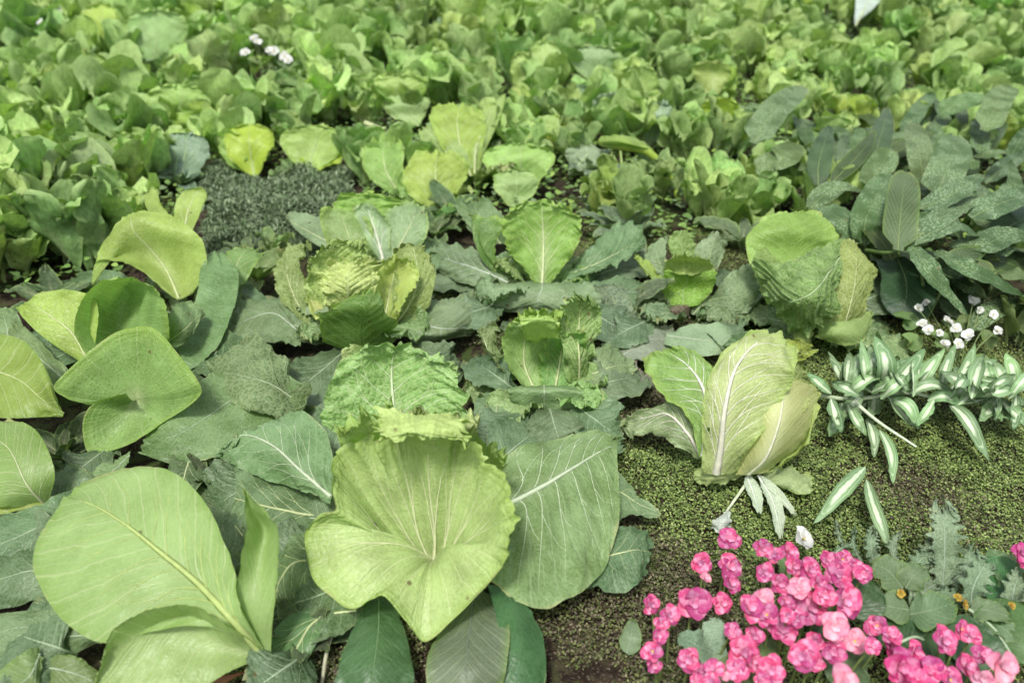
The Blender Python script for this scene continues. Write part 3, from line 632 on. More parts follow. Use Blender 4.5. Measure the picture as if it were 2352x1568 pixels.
# low dark outer leaves in the bottom left corner
C0 = plant('broad_leaf_plant', 60, 1400, 'low dark grey-green leaves spread on the soil in the bottom left corner', 'broad-leaf plant')
for rows, c, mt in [
 ([[(200,1120,8),(215,1160,8),(220,1210,7)], [(100,1150,10),(90,1210,9),(110,1270,7)], [(0,1190,8),(0,1250,8),(20,1300,6)], [(-80,1240,6),(-80,1280,6),(-70,1310,5)]], (0.091, 0.167, 0.056), 'gla'),
 ([[(190,1290,7),(200,1330,6),(200,1370,5)], [(100,1240,8),(80,1310,8),(90,1380,5)], [(10,1260,7),(0,1330,7),(0,1400,4)], [(-80,1300,5),(-90,1350,5),(-80,1400,4)]], (0.076, 0.153, 0.050), 'gla'),
 ([[(270,1420,6),(270,1450,6),(260,1470,5)], [(160,1400,8),(150,1460,6),(150,1500,3)], [(60,1400,8),(50,1440,6),(40,1520,3)], [(-60,1420,6),(-60,1470,5),(-60,1520,3)]], (0.105, 0.184, 0.062), 'gla'),
 ([[(90,1490,7),(92,1500,7),(95,1510,7)], [(50,1500,8),(70,1550,7),(95,1580,5)], [(10,1530,6),(30,1580,5),(70,1620,3)], [(-40,1590,4),(-10,1620,4),(20,1640,3)]], (0.17, 0.29, 0.09), 'smo'),
 ([[(100,1510,5),(95,1530,5),(90,1560,4)], [(150,1500,7),(150,1540,6),(150,1590,4)], [(200,1520,6),(205,1560,5),(200,1610,3)], [(235,1580,3),(240,1600,3),(230,1620,2)]], (0.14, 0.23, 0.07), 'smo'),
 ([[(300,1030,8),(298,1045,8),(295,1060,8)], [(250,1060,8),(255,1085,8),(270,1110,7)], [(200,1090,8),(215,1110,8),(235,1125,7)], [(150,1130,8),(152,1135,8),(160,1142,7)]], (0.160, 0.275, 0.092), 'gla')]:
    leaf(C0, rows, c, mt, res=(34, 34), midrib=.002, laterals=4, ruf=.008, quilt=.004, jag=.06, veincol=(.4, .5, .32))

# I: cluster at the left
I = plant('broad_leaf_plant', 300, 960, 'light green plant with a notched heart-shaped leaf left of the largest cabbage', 'broad-leaf plant')
round_leaf(I, (312, 918, 11), [(122,886,18),(150,855,20),(205,805,23),(270,760,26),(340,748,27),(378,775,26),(420,828,23),(455,875,20),(462,903,17),(430,935,13),(375,970,9),(300,1018,7),(212,1046,5),(190,1000,8),(196,950,12),(225,922,14),(290,905,16),(235,916,14),(180,923,14),(135,905,16)],
           (0.216, 0.371, 0.092), 'cab', res=(170, 44), prof=.85, sag=.012, ruf=.004, rf=5, rp=3, quilt=.0015, jag=.01, ns=17, pale=.45, palew=.16)
leaf(I, [[(205,830,10),(285,850,8),(385,800,10)], [(172,760,17),(280,770,9),(392,760,17)], [(185,690,22),(290,700,14),(388,720,22)], [(225,650,25),(300,650,20),(370,680,24)], [(260,640,26),(300,636,26),(340,655,26)]],
     (0.243, 0.391, 0.103), 'cab', res=(44, 40), midrib=0, ruf=.005, rf=6, quilt=.002, ns=10, a=.1)
leaf(I, [[(385,800,10),(378,790,11),(380,740,16)], [(420,790,12),(420,760,15),(400,700,19)], [(455,745,14),(450,730,15),(430,690,18)], [(468,722,14),(468,715,15),(462,705,16)]], (0.155, 0.251, 0.076), 'gla', res=(30, 30), midrib=.0015, laterals=3, ruf=.006, quilt=.003)
leaf(I, [[(190,835,8),(205,835,8),(215,825,9)], [(115,785,13),(165,765,14),(225,700,19)], [(62,740,17),(105,718,18),(175,668,22)], [(36,705,19),(60,694,20),(95,668,22)]],
     (0.333, 0.484, 0.069), 'cab', res=(40, 40), midrib=.003, laterals=5, rise=.2, ruf=.005, quilt=.0015, ns=9)
I2 = plant('broad_leaf_plant', 420, 730, 'light yellow-green plant with one arching cup leaf above the heart-shaped leaf', 'broad-leaf plant')
leaf(I2, [[(398,684,10),(412,687,10),(440,676,10)], [(310,610,17),(385,625,13),(470,630,15)], [(225,600,18),(350,578,18),(474,580,20)], [(212,655,12),(310,535,24),(455,540,24)], [(228,570,20),(300,508,27),(400,498,27)], [(270,510,25),(300,492,28),(345,486,28)]],
     (0.297, 0.443, 0.081), 'cab', res=(50, 50), midrib=.003, laterals=0, ruf=.005, rf=6, quilt=.0018, ns=14, a=.5, pale=.25)
leaf(I2, [[(400,540,14),(410,545,14),(425,545,14)], [(350,500,18),(370,500,18),(400,510,17)], [(330,455,22),(350,450,22),(370,470,21)], [(345,430,24),(352,428,24),(362,436,23)]], (0.297, 0.453, 0.092), 'cab', res=(26, 26), midrib=0, ruf=.006, quilt=.002)
leaf(I2, [[(405,535,14),(425,540,14),(440,535,14)], [(400,480,19),(430,490,18),(460,490,18)], [(420,440,23),(450,445,22),(474,455,21)], [(450,430,24),(462,430,24),(472,436,23)]], (0.324, 0.484, 0.092), 'cab', res=(26, 26), midrib=.003, laterals=3, ruf=.004, quilt=.002)
leaf(I2, [[(430,850,6),(420,830,7),(400,780,9)], [(500,800,8),(470,760,10),(430,720,12)], [(540,700,12),(500,690,13),(450,680,14)], [(548,630,15),(510,620,16),(460,620,17)], [(520,580,18),(500,575,18),(475,585,18)]],
     (0.129, 0.237, 0.068), 'gla', res=(40, 50), midrib=0, laterals=0, ruf=.008, quilt=.004, ns=16, a=.05, jag=.04)
leaf(I2, [[(510,680,8),(520,680,8),(535,680,8)], [(500,620,13),(540,620,13),(570,640,11)], [(520,575,16),(560,580,16),(600,590,14)], [(560,570,16),(590,575,15),(612,585,14)]], (0.234, 0.371, 0.103), 'cab', res=(30, 30), midrib=.002, laterals=4, ruf=.01, quilt=.003, jag=.1)
# far-left leaves
I3 = plant('broad_leaf_plant', -20, 1120, 'large pointed yellow-green leaves cut by the left edge of the picture', 'broad-leaf plant')
leaf(I3, [[(-140,800,14),(-140,880,14),(-140,960,14)], [(-40,770,19),(-40,850,17),(-40,955,14)], [(40,775,20),(40,870,17),(30,960,13)], [(95,830,18),(95,915,15),(90,958,12)], [(145,948,12),(146,951,12),(144,955,12)]],
     (0.26, 0.36, 0.06), 'smo', res=(40, 46), midrib=.0028, laterals=0, ruf=.004, quilt=.0015, ns=9, a=.2, veincol=(.5, .58, .25))
leaf(I3, [[(112,1152,8),(100,1156,8),(80,1158,8)], [(125,1080,14),(60,1110,13),(-20,1160,10)], [(85,990,18),(20,1030,17),(-60,1130,11)], [(20,960,18),(-40,990,17),(-100,1080,12)]],
     (0.25, 0.36, 0.09), 'smo', res=(36, 40), midrib=.003, laterals=5, ruf=.003, quilt=.001, ns=9, veincol=(.5, .58, .3))
leaf(I3, [[(112,1152,8),(108,1158,8),(100,1160,8)], [(50,1130,9),(40,1150,9),(30,1175,8)], [(-40,1110,10),(-50,1150,9),(-50,1190,8)]], (0.32, 0.38, 0.05), 'smo', res=(26, 26), midrib=0, ruf=.002, quilt=.001)
for rows in ([[(170,870,6),(165,885,6),(150,905,6)], [(110,800,10),(100,830,9),(95,870,7)], [(60,755,11),(50,790,10),(45,830,8)], [(30,735,11),(28,745,11),(25,760,10)]],
             [[(60,800,6),(20,800,6),(-20,800,6)], [(50,740,9),(15,750,9),(-30,740,9)], [(30,705,11),(0,705,11),(-40,700,11)]]):
    leaf(I3, rows, (0.140, 0.237, 0.076), 'gla', res=(30, 30), midrib=.002, laterals=5, ruf=.008, quilt=.007, qf=18, ns=8, veincol=(.5, .6, .4))

# K0: the grey-green leaf plant between the left cluster and the big cabbage
K0 = plant('chinese_cabbage', 640, 1010, 'flat grey-green outer cabbage leaves with white veins between the heart-shaped leaf and the largest cabbage', group=CABB)
leaf(K0, [[(640,985,9),(660,930,10),(700,880,11)], [(590,1010,8),(570,900,11),(600,830,13)], [(500,1050,6),(470,960,9),(500,850,13)], [(400,1065,5),(400,1000,8),(420,900,12)], [(315,1040,5),(330,1010,6),(350,960,8)]],
     (0.118, 0.206, 0.056), 'gla', res=(46, 50), midrib=.0022, laterals=6, rise=.2, ruf=.008, quilt=.004, ns=9, jag=.04, veincol=(.42, .52, .34))
leaf(K0, [[(700,960,8),(690,925,9),(690,890,9)], [(640,960,11),(620,880,13),(650,820,13)], [(560,940,11),(540,860,13),(600,770,15)], [(480,900,9),(480,850,11),(560,760,14)]],
     (0.126, 0.218, 0.076), 'sav', res=(46, 44), midrib=.002, laterals=5, ruf=.014, quilt=.007, qf=20, jag=.06, veincol=(.4, .5, .3))
leaf(K0, [[(715,890,12),(712,880,12),(710,870,12)], [(700,935,10),(680,930,10),(650,900,10)], [(680,950,8),(655,955,7),(630,945,7)]], (0.059, 0.134, 0.025), 'sav', res=(26, 24), midrib=0, ruf=.008, quilt=.004)
leaf(K0, [[(450,1130,4),(470,1110,4),(500,1080,4)], [(470,1210,4),(520,1180,5),(560,1120,6)], [(520,1290,3),(570,1250,4),(600,1190,5)], [(560,1330,2),(590,1320,2),(620,1270,3)]], (0.071, 0.137, 0.039), 'gla', res=(34, 34), midrib=.002, laterals=4, ruf=.012, quilt=.006, jag=.06)
leaf(K0, [[(430,1010,5),(440,1040,5),(460,1080,5)], [(380,1080,5),(420,1120,5),(520,1140,5)], [(400,1180,4),(450,1200,4),(560,1230,4)]], (0.070, 0.130, 0.044), 'gla', res=(34, 34), midrib=.002, laterals=4, ruf=.012, quilt=.006, jag=.06)

# C: frilly yellow-hearted cabbage, left of middle
C = plant('chinese_cabbage', 830, 790, 'cabbage with a frilly yellow heart and one dark green ragged front leaf', group=CABB)
leaf(C, [[(745,740,10),(790,745,9),(830,740,10)], [(705,680,16),(775,690,13),(850,690,14)], [(700,620,21),(770,620,19),(860,620,20)], [(725,580,25),(780,570,25),(850,575,24)], [(760,560,26),(795,552,27),(835,565,26)]],
     (0.336, 0.437, 0.101), 'sav', res=(60, 60), midrib=.002, laterals=6, ruf=.024, rf=13, quilt=.007, jag=.12, ns=8)
leaf(C, [[(700,640,18),(712,640,17),(728,640,16)], [(702,680,16),(712,680,15),(735,690,14)], [(720,730,12),(738,735,11),(760,735,11)]], PY, 'cab', res=(20, 24), midrib=.0022, laterals=0, ruf=.006, quilt=.002)
leaf(C, [[(760,740,10),(800,740,9),(840,740,10)], [(740,680,18),(800,670,20),(860,680,18)], [(735,630,22),(800,630,24),(870,620,22)], [(760,600,25),(810,595,26),(860,590,25)]], PY, 'sav', res=(66, 60), midrib=.002, laterals=5, ruf=.026, rf=14, quilt=.008, jag=.14)
leaf(C, [[(850,745,10),(880,745,9),(905,740,10)], [(850,690,16),(890,700,13),(935,700,15)], [(860,630,20),(905,630,18),(960,630,20)], [(880,595,23),(920,585,24),(950,600,22)]],
     (0.378, 0.515, 0.115), 'cab', res=(44, 40), midrib=.003, laterals=3, ruf=.014, rf=9, quilt=.004, jag=.1)
leaf(C, [[(880,765,8),(900,755,7),(930,760,7)], [(890,740,10),(940,700,12),(985,700,12)], [(900,650,17),(960,640,17),(1000,640,16)], [(900,590,21),(950,575,22),(990,590,20)], [(910,565,23),(940,555,24),(970,565,22)]],
     (0.210, 0.319, 0.067), 'sav', res=(50, 50), midrib=.0028, laterals=5, ruf=.018, rf=10, quilt=.007, jag=.1)
leaf(C, [[(740,780,6),(720,740,8),(710,720,9)], [(690,740,8),(680,690,11),(700,660,14)], [(645,690,10),(660,630,15),(700,600,18)], [(630,620,14),(660,580,18),(710,570,20)], [(650,570,18),(680,560,19),(720,562,20)]],
     (0.168, 0.269, 0.059), 'sav', res=(50, 50), midrib=.002, laterals=4, ruf=.022, rf=11, quilt=.009, jag=.12)
leaf(C, [[(780,800,4),(830,812,4),(890,800,4)], [(730,780,8),(830,790,7),(930,760,8)], [(700,728,16),(830,745,14),(925,742,15)], [(735,712,18),(850,700,21),(895,722,18)], [(850,662,24),(862,644,25),(875,668,24)]],
     (.085, .21, .02), 'cab', res=(50, 44), midrib=.002, laterals=6, rise=.2, ruf=.008, quilt=.003, jag=.34, jf=11, veincol=(.14, .28, .05), label='dark green front leaf with a ragged bent-over rim')
for r_ in ([[(700,722,12),(745,718,13),(792,705,14)], [(704,705,12),(745,702,13),(788,694,14)]], [[(782,692,15),(820,686,16),(850,664,18)], [(785,682,15),(818,672,16),(848,655,18)]]):
    leaf(C, r_, (0.218, 0.305, 0.165), 'gla', res=(24, 8), midrib=0, ruf=.003, quilt=.001, name='bent_leaf_rim')
leaf(C, [[(930,740,9),(960,730,8),(990,700,8)], [(930,770,8),(990,750,9),(1040,680,9)], [(970,790,5),(1040,755,8),(1085,665,8)], [(1030,780,4),(1080,750,5),(1112,690,6)], [(1080,770,3),(1100,755,3),(1113,720,4)]],
     (0.173, 0.259, 0.117), 'gla', res=(46, 44), midrib=.0022, laterals=5, ruf=.012, quilt=.006, qf=24, jag=.07, veincol=(.55, .62, .5))
leaf(C, [[(700,760,6),(695,770,6),(690,790,6)], [(640,690,9),(630,720,9),(620,790,7)], [(570,690,8),(560,740,8),(560,830,5)], [(530,730,6),(525,770,6),(525,840,4)]],
     (0.141, 0.221, 0.087), 'gla', res=(44, 40), midrib=.002, laterals=4, ruf=.012, quilt=.006, jag=.07, veincol=(.55, .62, .5))
leaf(C, [[(760,830,3),(750,840,3),(740,860,3)], [(700,820,5),(690,860,5),(700,910,3)], [(650,880,4),(660,910,4),(680,940,3)]], (0.193, 0.267, 0.136), 'gla', res=(30, 30), midrib=.0015, laterals=4, ruf=.008, quilt=.004, jag=.06)
C2 = plant('chinese_cabbage', 890, 650, 'open grey-green cabbage with a broad white leaf rib directly behind the frilly yellow heart', group=CABB)
leaf(C2, [[(868,600,8),(882,606,8),(898,600,8)], [(845,555,14),(868,550,14),(896,560,13)], [(815,500,20),(850,495,20),(892,510,19)], [(810,475,23),(838,465,24),(872,480,23)]], (0.378, 0.515, 0.276), 'cab', res=(30, 36), midrib=.005, laterals=4, ruf=.006, quilt=.003, veincol=(.75, .78, .62), rise=.5)
leaf(C2, [[(880,600,8),(892,604,8),(910,600,8)], [(870,550,14),(920,560,13),(960,570,12)], [(880,490,20),(945,510,18),(985,530,16)], [(930,455,23),(965,465,22),(980,480,20)]], (0.243, 0.391, 0.172), 'cab', res=(40, 40), midrib=.003, laterals=4, ruf=.010, quilt=.004, jag=.06, rise=.4)
leaf(C2, [[(800,590,8),(840,590,8),(870,595,8)], [(755,560,13),(810,560,13),(860,560,13)], [(735,505,19),(790,510,18),(850,510,19)], [(738,475,22),(780,480,21),(830,485,21)]], (0.198, 0.350, 0.092), 'cab', res=(40, 36), midrib=.002, laterals=4, ruf=.010, quilt=.003)
leaf(C2, [[(800,560,10),(850,560,10),(920,560,10)], [(760,480,20),(840,480,20),(930,480,20)], [(780,445,24),(850,440,25),(920,455,23)]], (0.270, 0.433, 0.069), 'cab', res=(44, 36), midrib=0, ruf=.02, rf=8, quilt=.005, jag=.1)
leaf(C2, [[(790,590,7),(785,570,8),(785,550,9)], [(740,570,8),(725,540,10),(740,500,12)], [(690,540,9),(680,515,10),(700,490,12)], [(655,500,10),(656,495,10),(665,490,10)]], (0.181, 0.267, 0.122), 'gla', res=(30, 36), midrib=.002, laterals=5, ruf=.010, quilt=.005, jag=.08)
leaf(C2, [[(905,600,7),(925,610,7),(950,620,7)], [(960,560,10),(990,580,10),(1010,620,8)], [(1010,560,9),(1035,590,9),(1050,620,7)]], (0.141, 0.229, 0.092), 'gla', res=(30, 30), midrib=.0015, laterals=4, ruf=.012, quilt=.005, jag=.1)

# D: upright fan leaf over spreading grey leaves
D = plant('chinese_cabbage', 1245, 690, 'cabbage with one upright fan-shaped green leaf above flat spreading grey-green leaves', group=CABB)
leaf(D, [[(1225,648,8),(1245,652,8),(1268,648,8)], [(1185,600,14),(1248,600,13),(1310,595,14)], [(1158,560,19),(1200,545,19),(1248,540,19),(1295,545,19),(1335,550,19)], [(1150,510,24),(1200,495,25),(1245,490,25),(1295,495,25),(1335,510,24)], [(1170,475,28),(1210,462,29),(1245,456,29),(1280,464,29),(1310,480,27)]],
     (0.243, 0.391, 0.057), 'cab', res=(56, 56), midrib=.0042, laterals=5, rise=.55, ruf=.020, rf=12, rp=2.4, quilt=.004, jag=.08, ns=9, pale=.35, veincol=(.62, .70, .38))
leaf(D, [[(1200,640,7),(1170,655,7),(1150,640,7)], [(1130,590,15),(1110,600,13),(1140,560,17)], [(1095,520,21),(1090,540,19),(1160,520,22)], [(1080,490,24),(1090,490,24),(1150,500,23)]], (0.126, 0.268, 0.046), 'cab', res=(34, 36), midrib=.002, laterals=4, ruf=.012, quilt=.004, jag=.1)
leaf(D, [[(1180,645,8),(1245,648,8),(1310,645,8)], [(1110,660,9),(1180,660,10),(1245,662,10),(1310,660,10),(1370,665,9)], [(1105,690,7),(1170,695,7),(1235,690,8),(1300,700,7),(1385,695,7)], [(1140,712,4),(1190,722,3),(1240,712,5),(1290,725,3),(1375,715,5)]],
     (0.167, 0.259, 0.111), 'gla', res=(60, 36), midrib=.002, laterals=4, ruf=.010, rf=9, quilt=.005, qf=28, jag=.08, veincol=(.58, .66, .5), rise=.5)
leaf(D, [[(1190,645,8),(1180,655,8),(1160,665,7)], [(1120,590,11),(1100,620,11),(1090,660,7)], [(1060,565,11),(1040,600,11),(1030,640,7)], [(1000,555,10),(990,580,9),(985,610,7)]], (0.155, 0.237, 0.103), 'gla', res=(44, 44), midrib=.003, laterals=6, ruf=.014, rf=10, quilt=.007, jag=.12, veincol=(.6, .66, .55))
leaf(D, [[(1290,650,7),(1310,665,7),(1330,690,6)], [(1380,640,10),(1400,670,9),(1400,715,5)], [(1450,640,9),(1460,670,8),(1450,725,4)], [(1510,650,7),(1508,665,7),(1490,690,5)]], (0.129, 0.213, 0.087), 'gla', res=(44, 44), midrib=.0025, laterals=6, ruf=.012, rf=8, quilt=.005, jag=.08, veincol=(.5, .58, .46))
leaf(D, [[(1300,640,8),(1310,630,8),(1320,610,9)], [(1370,630,10),(1380,600,12),(1370,550,15)], [(1430,600,12),(1440,570,13),(1420,510,17)], [(1480,570,13),(1485,550,14),(1470,510,16)]], (0.129, 0.221, 0.083), 'gla', res=(44, 44), midrib=.002, laterals=5, ruf=.018, rf=10, quilt=.008, jag=.12)
leaf(D, [[(1180,560,9),(1150,560,9),(1120,560,9)], [(1160,500,16),(1110,510,15),(1060,500,15)], [(1120,450,20),(1080,460,19),(1040,470,17)]], (0.116, 0.206, 0.068), 'gla', res=(34, 34), midrib=.002, laterals=4, ruf=.014, quilt=.006, jag=.1)

# E: small upright head in the middle
E = plant('chinese_cabbage', 1245, 925, 'small upright green cabbage head with a curled yellow top in the centre of the picture', group=CABB)
leaf(E, [[(1300,880,6),(1330,870,6),(1350,860,6)], [(1290,800,14),(1330,810,13),(1370,800,12)], [(1280,740,20),(1330,740,18),(1385,750,17)], [(1290,700,24),(1335,695,23),(1380,705,21)], [(1300,680,26),(1335,675,26),(1370,688,24)]], (.22, .37, .09), 'sav', res=(50, 50), midrib=.003, laterals=5, ruf=.018, rf=10, quilt=.008, jag=.1)
leaf(E, [[(1170,860,7),(1155,850,7),(1150,830,8)], [(1140,820,11),(1120,800,12),(1140,770,15)], [(1105,790,12),(1110,770,14),(1140,740,17)], [(1100,760,14),(1115,745,16),(1150,730,18)]], (0.178, 0.277, 0.092), 'sav', res=(34, 34), midrib=.002, laterals=4, ruf=.014, rf=9, quilt=.005, jag=.1)
leaf(E, [[(1200,870,2),(1245,870,2),(1290,870,2)], [(1170,810,11),(1235,810,11),(1310,810,11)], [(1175,745,18),(1235,750,17),(1310,745,18)], [(1190,716,24),(1240,708,24),(1290,722,24)]], (0.297, 0.474, 0.081), 'cab', res=(44, 44), midrib=0, ruf=.014, rf=9, quilt=.004, jag=.08)
leaf(E, [[(1215,800,12),(1240,800,12),(1265,800,12)], [(1195,750,24),(1235,745,25),(1285,750,24)], [(1190,725,26),(1240,722,27),(1285,728,26)]], (0.396, 0.597, 0.149), 'cab', res=(40, 30), midrib=0, ruf=.016, rf=9, quilt=.004, jag=.1)
leaf(E, [[(1195,885,5),(1225,890,5),(1255,888,5)], [(1160,830,11),(1205,838,9),(1262,830,10)], [(1155,780,17),(1205,790,14),(1262,790,16)], [(1165,745,21),(1210,762,19),(1260,768,19)], [(1180,735,22),(1212,748,21),(1240,762,20)]],
     (0.288, 0.494, 0.138), 'cab', res=(44, 46), midrib=.003, laterals=6, rise=.35, ruf=.007, rf=8, quilt=.004, jag=.06)
leaf(E, [[(1240,888,5),(1275,892,5),(1310,882,5)], [(1235,840,10),(1285,840,8),(1345,830,10)], [(1245,800,15),(1290,800,12),(1350,780,16)], [(1260,770,19),(1300,765,17),(1345,745,20)]],
     (0.252, 0.453, 0.115), 'cab', res=(44, 46), midrib=.003, laterals=6, rise=.35, ruf=.010, rf=8, quilt=.004, jag=.08)
leaf(E, [[(1180,888,8),(1250,885,8),(1320,888,8)], [(1165,900,9),(1200,896,10),(1250,898,10),(1300,896,10),(1340,905,9)], [(1172,925,6),(1210,930,6),(1250,928,6),(1290,930,6),(1335,930,6)], [(1195,945,3),(1250,952,3),(1310,948,3)]], (0.193, 0.298, 0.107), 'gla', res=(50, 30), midrib=.002, laterals=4, ruf=.006, quilt=.004, jag=.08, veincol=(.6, .68, .48))
leaf(E, [[(1320,880,5),(1330,870,5),(1345,860,5)], [(1360,890,6),(1380,850,8),(1370,800,10)], [(1420,870,5),(1420,840,7),(1405,790,9)], [(1450,865,4),(1452,845,5),(1440,815,6)]], (0.173, 0.267, 0.107), 'gla', res=(40, 40), midrib=.002, laterals=5, ruf=.014, quilt=.006, jag=.1)
leaf(E, [[(1180,890,4),(1160,900,4),(1140,885,4)], [(1180,950,5),(1140,940,6),(1095,920,5)], [(1240,1000,4),(1150,990,5),(1085,960,4)], [(1230,1030,3),(1180,1030,3),(1110,1010,3)]], (0.167, 0.251, 0.107), 'gla', res=(40, 40), midrib=.002, laterals=5, ruf=.010, quilt=.005, jag=.07)
leaf(E, [[(1290,900,4),(1300,910,4),(1310,900,4)], [(1290,960,4),(1340,950,5),(1400,920,4)], [(1270,1010,4),(1350,990,5),(1440,950,4)], [(1330,1030,3),(1400,1000,4),(1460,970,3)]], (0.208, 0.319, 0.112), 'sav', res=(44, 40), midrib=.0015, laterals=4, ruf=.02, rf=12, quilt=.008, jag=.18)

# F: small crinkled cabbage with a wilted purple leaf
Fp = plant('chinese_cabbage', 1575, 740, 'small crinkled cabbage with a wilted purple-brown leaf at its foot', group=CABB)
dat = [
 ([[(1545,640,7),(1535,640,7),(1525,640,7)], [(1530,580,14),(1510,590,12),(1480,600,10)], [(1540,535,18),(1515,545,16),(1490,560,13)]], (.26, .36, .18), .008),
 ([[(1560,620,8),(1580,620,8),(1600,620,8)], [(1535,565,15),(1565,565,15),(1600,560,15)], [(1545,530,19),(1570,526,19),(1595,535,18)]], (.27, .40, .10), .008),
 ([[(1600,630,8),(1610,635,8),(1625,640,7)], [(1590,580,14),(1630,590,13),(1660,600,11)], [(1610,550,17),(1640,550,17),(1670,565,14)], [(1640,535,17),(1658,540,17),(1675,550,15)]], (.24, .34, .18), .010),
 ([[(1540,690,2),(1575,690,2),(1610,690,2)], [(1525,640,8),(1575,640,8),(1645,640,8)], [(1522,608,13),(1575,606,12),(1640,610,13)], [(1530,590,17),(1575,584,17),(1635,596,16)]], (.34, .50, .12), .008),
 ([[(1535,700,4),(1570,705,4),(1610,700,4)], [(1515,665,8),(1570,665,7),(1640,665,8)], [(1520,625,13),(1580,640,11),(1652,630,13)], [(1528,618,14),(1580,628,13),(1648,615,14)]], (.21, .37, .02), .005),
 ([[(1615,700,4),(1625,690,4),(1640,680,5)], [(1670,720,4),(1680,680,8),(1660,640,11)], [(1720,720,4),(1730,670,8),(1700,610,12)], [(1748,690,4),(1748,660,6),(1730,600,11)]], (.19, .29, .14), .012),
 ([[(1540,700,4),(1530,700,4),(1520,695,4)], [(1530,740,3),(1500,735,3),(1475,715,4)], [(1540,742,2),(1510,745,2),(1475,735,3)]], (.25, .34, .18), .008),
 ([[(1525,640,8),(1515,650,8),(1510,660,8)], [(1490,600,12),(1485,620,11),(1495,640,10)], [(1455,580,13),(1458,590,13),(1470,600,12)]], (.29, .42, .05), .008),
 ([[(1470,740,4),(1420,735,4),(1380,720,4)], [(1450,690,8),(1410,690,8),(1370,680,8)], [(1430,650,11),(1390,650,11),(1360,655,10)]], (.12, .18, .10), .010)]
for rows, c, ru in dat: leaf(Fp, rows, c, 'sav', res=(34, 34), midrib=.0016, laterals=4, ruf=ru, rf=10, quilt=.004, jag=.12, veincol=(.42, .54, .25))
leaf(Fp, [[(1560,700,6),(1566,700,6),(1575,698,6)], [(1535,712,5),(1562,715,5),(1590,708,5)], [(1540,732,2),(1562,736,2),(1585,728,2)]], (0.155, 0.109, 0.079), 'sav', res=(22, 22), midrib=0, ruf=.008, quilt=.003, jag=.15, label='wilted purple-brown leaf')
for rows, c in [([[(1420,800,4),(1430,815,4),(1450,830,4)], [(1480,750,5),(1490,780,5),(1500,830,4)], [(1550,745,4),(1550,780,4),(1550,820,3)]], (.24, .27, .19)),
                ([[(1525,790,5),(1530,770,6),(1530,760,6)], [(1600,820,5),(1610,780,7),(1600,745,8)], [(1670,810,5),(1670,780,7),(1660,745,8)], [(1720,790,5),(1720,770,6),(1715,750,7)]], (.24, .34, .18)),
                ([[(1450,820,4),(1460,840,4),(1465,850,4)], [(1470,850,3),(1480,870,3),(1480,890,3)], [(1500,870,2),(1500,885,2),(1490,895,2)]], (.17, .12, .11))]:
    leaf(Fp, rows, c, 'gla', res=(34, 34), midrib=.0016, laterals=5, ruf=.009, rf=8, quilt=.004, jag=.1, veincol=(.5, .56, .42))

# G: rounded wrinkled head, right of middle
Gp = plant('chinese_cabbage', 1880, 790, 'rounded wrinkled green cabbage head folded over itself right of the small crinkled cabbage', group=CABB)
leaf(Gp, [[(1760,700,10),(1820,700,10),(1900,700,10)], [(1720,600,19),(1820,590,20),(1925,590,19)], [(1712,545,24),(1810,530,27),(1928,545,24)], [(1740,510,27),(1810,500,29),(1900,500,28)], [(1790,488,29),(1830,484,30),(1870,486,29)]], (0.270, 0.433, 0.081), 'cab', res=(44, 44), midrib=0, ruf=.008, rf=7, quilt=.003, jag=.05)
leaf(Gp, [[(1900,780,6),(1930,780,6),(1960,770,6)], [(1905,710,14),(1950,710,14),(1990,700,13)], [(1915,640,20),(1965,640,20),(2012,640,18)], [(1925,580,24),(1965,580,24),(2003,600,22)], [(1928,550,26),(1945,545,26),(1965,555,25)]], (0.227, 0.319, 0.067), 'sav', res=(44, 48), midrib=.002, laterals=5, ruf=.008, rf=8, quilt=.005, jag=.05)
leaf(Gp, [[(1870,770,7),(1880,765,8),(1880,740,10)], [(1920,790,6),(1925,760,10),(1925,715,12)], [(1975,790,5),(1985,760,8),(1990,715,11)], [(2000,745,8),(2003,730,9),(2006,712,10)]], (0.306, 0.453, 0.138), 'cab', res=(34, 36), midrib=0, ruf=.004, quilt=.0015, ns=5)
leaf(Gp, [[(1925,550,26),(1930,590,24),(1928,640,21)], [(1850,590,25),(1880,660,25),(1920,720,15)], [(1790,610,24),(1830,690,22),(1880,745,13)], [(1740,600,22),(1790,690,19),(1850,765,10)], [(1740,640,19),(1765,700,15),(1800,745,10)]],
     (0.168, 0.277, 0.059), 'sav', res=(84, 80), midrib=.003, laterals=7, rise=.25, ruf=.014, rf=10, quilt=.014, qf=20, jag=.05, veincol=(.42, .55, .28))
leaf(Gp, [[(1730,560,22),(1745,565,22),(1760,570,22)], [(1735,620,18),(1760,620,20),(1800,610,22)], [(1755,690,13),(1775,680,15),(1800,670,18)]], (0.210, 0.302, 0.059), 'sav', res=(30, 34), midrib=0, ruf=.012, rf=10, quilt=.006, jag=.1)
leaf(Gp, [[(1840,750,8),(1850,740,9),(1870,745,9)], [(1815,780,8),(1840,775,9),(1865,780,8)], [(1830,800,7),(1848,800,7),(1862,806,6)]], (0.210, 0.319, 0.042), 'sav', res=(26, 26), midrib=0, ruf=.014, rf=9, quilt=.004, jag=.1)

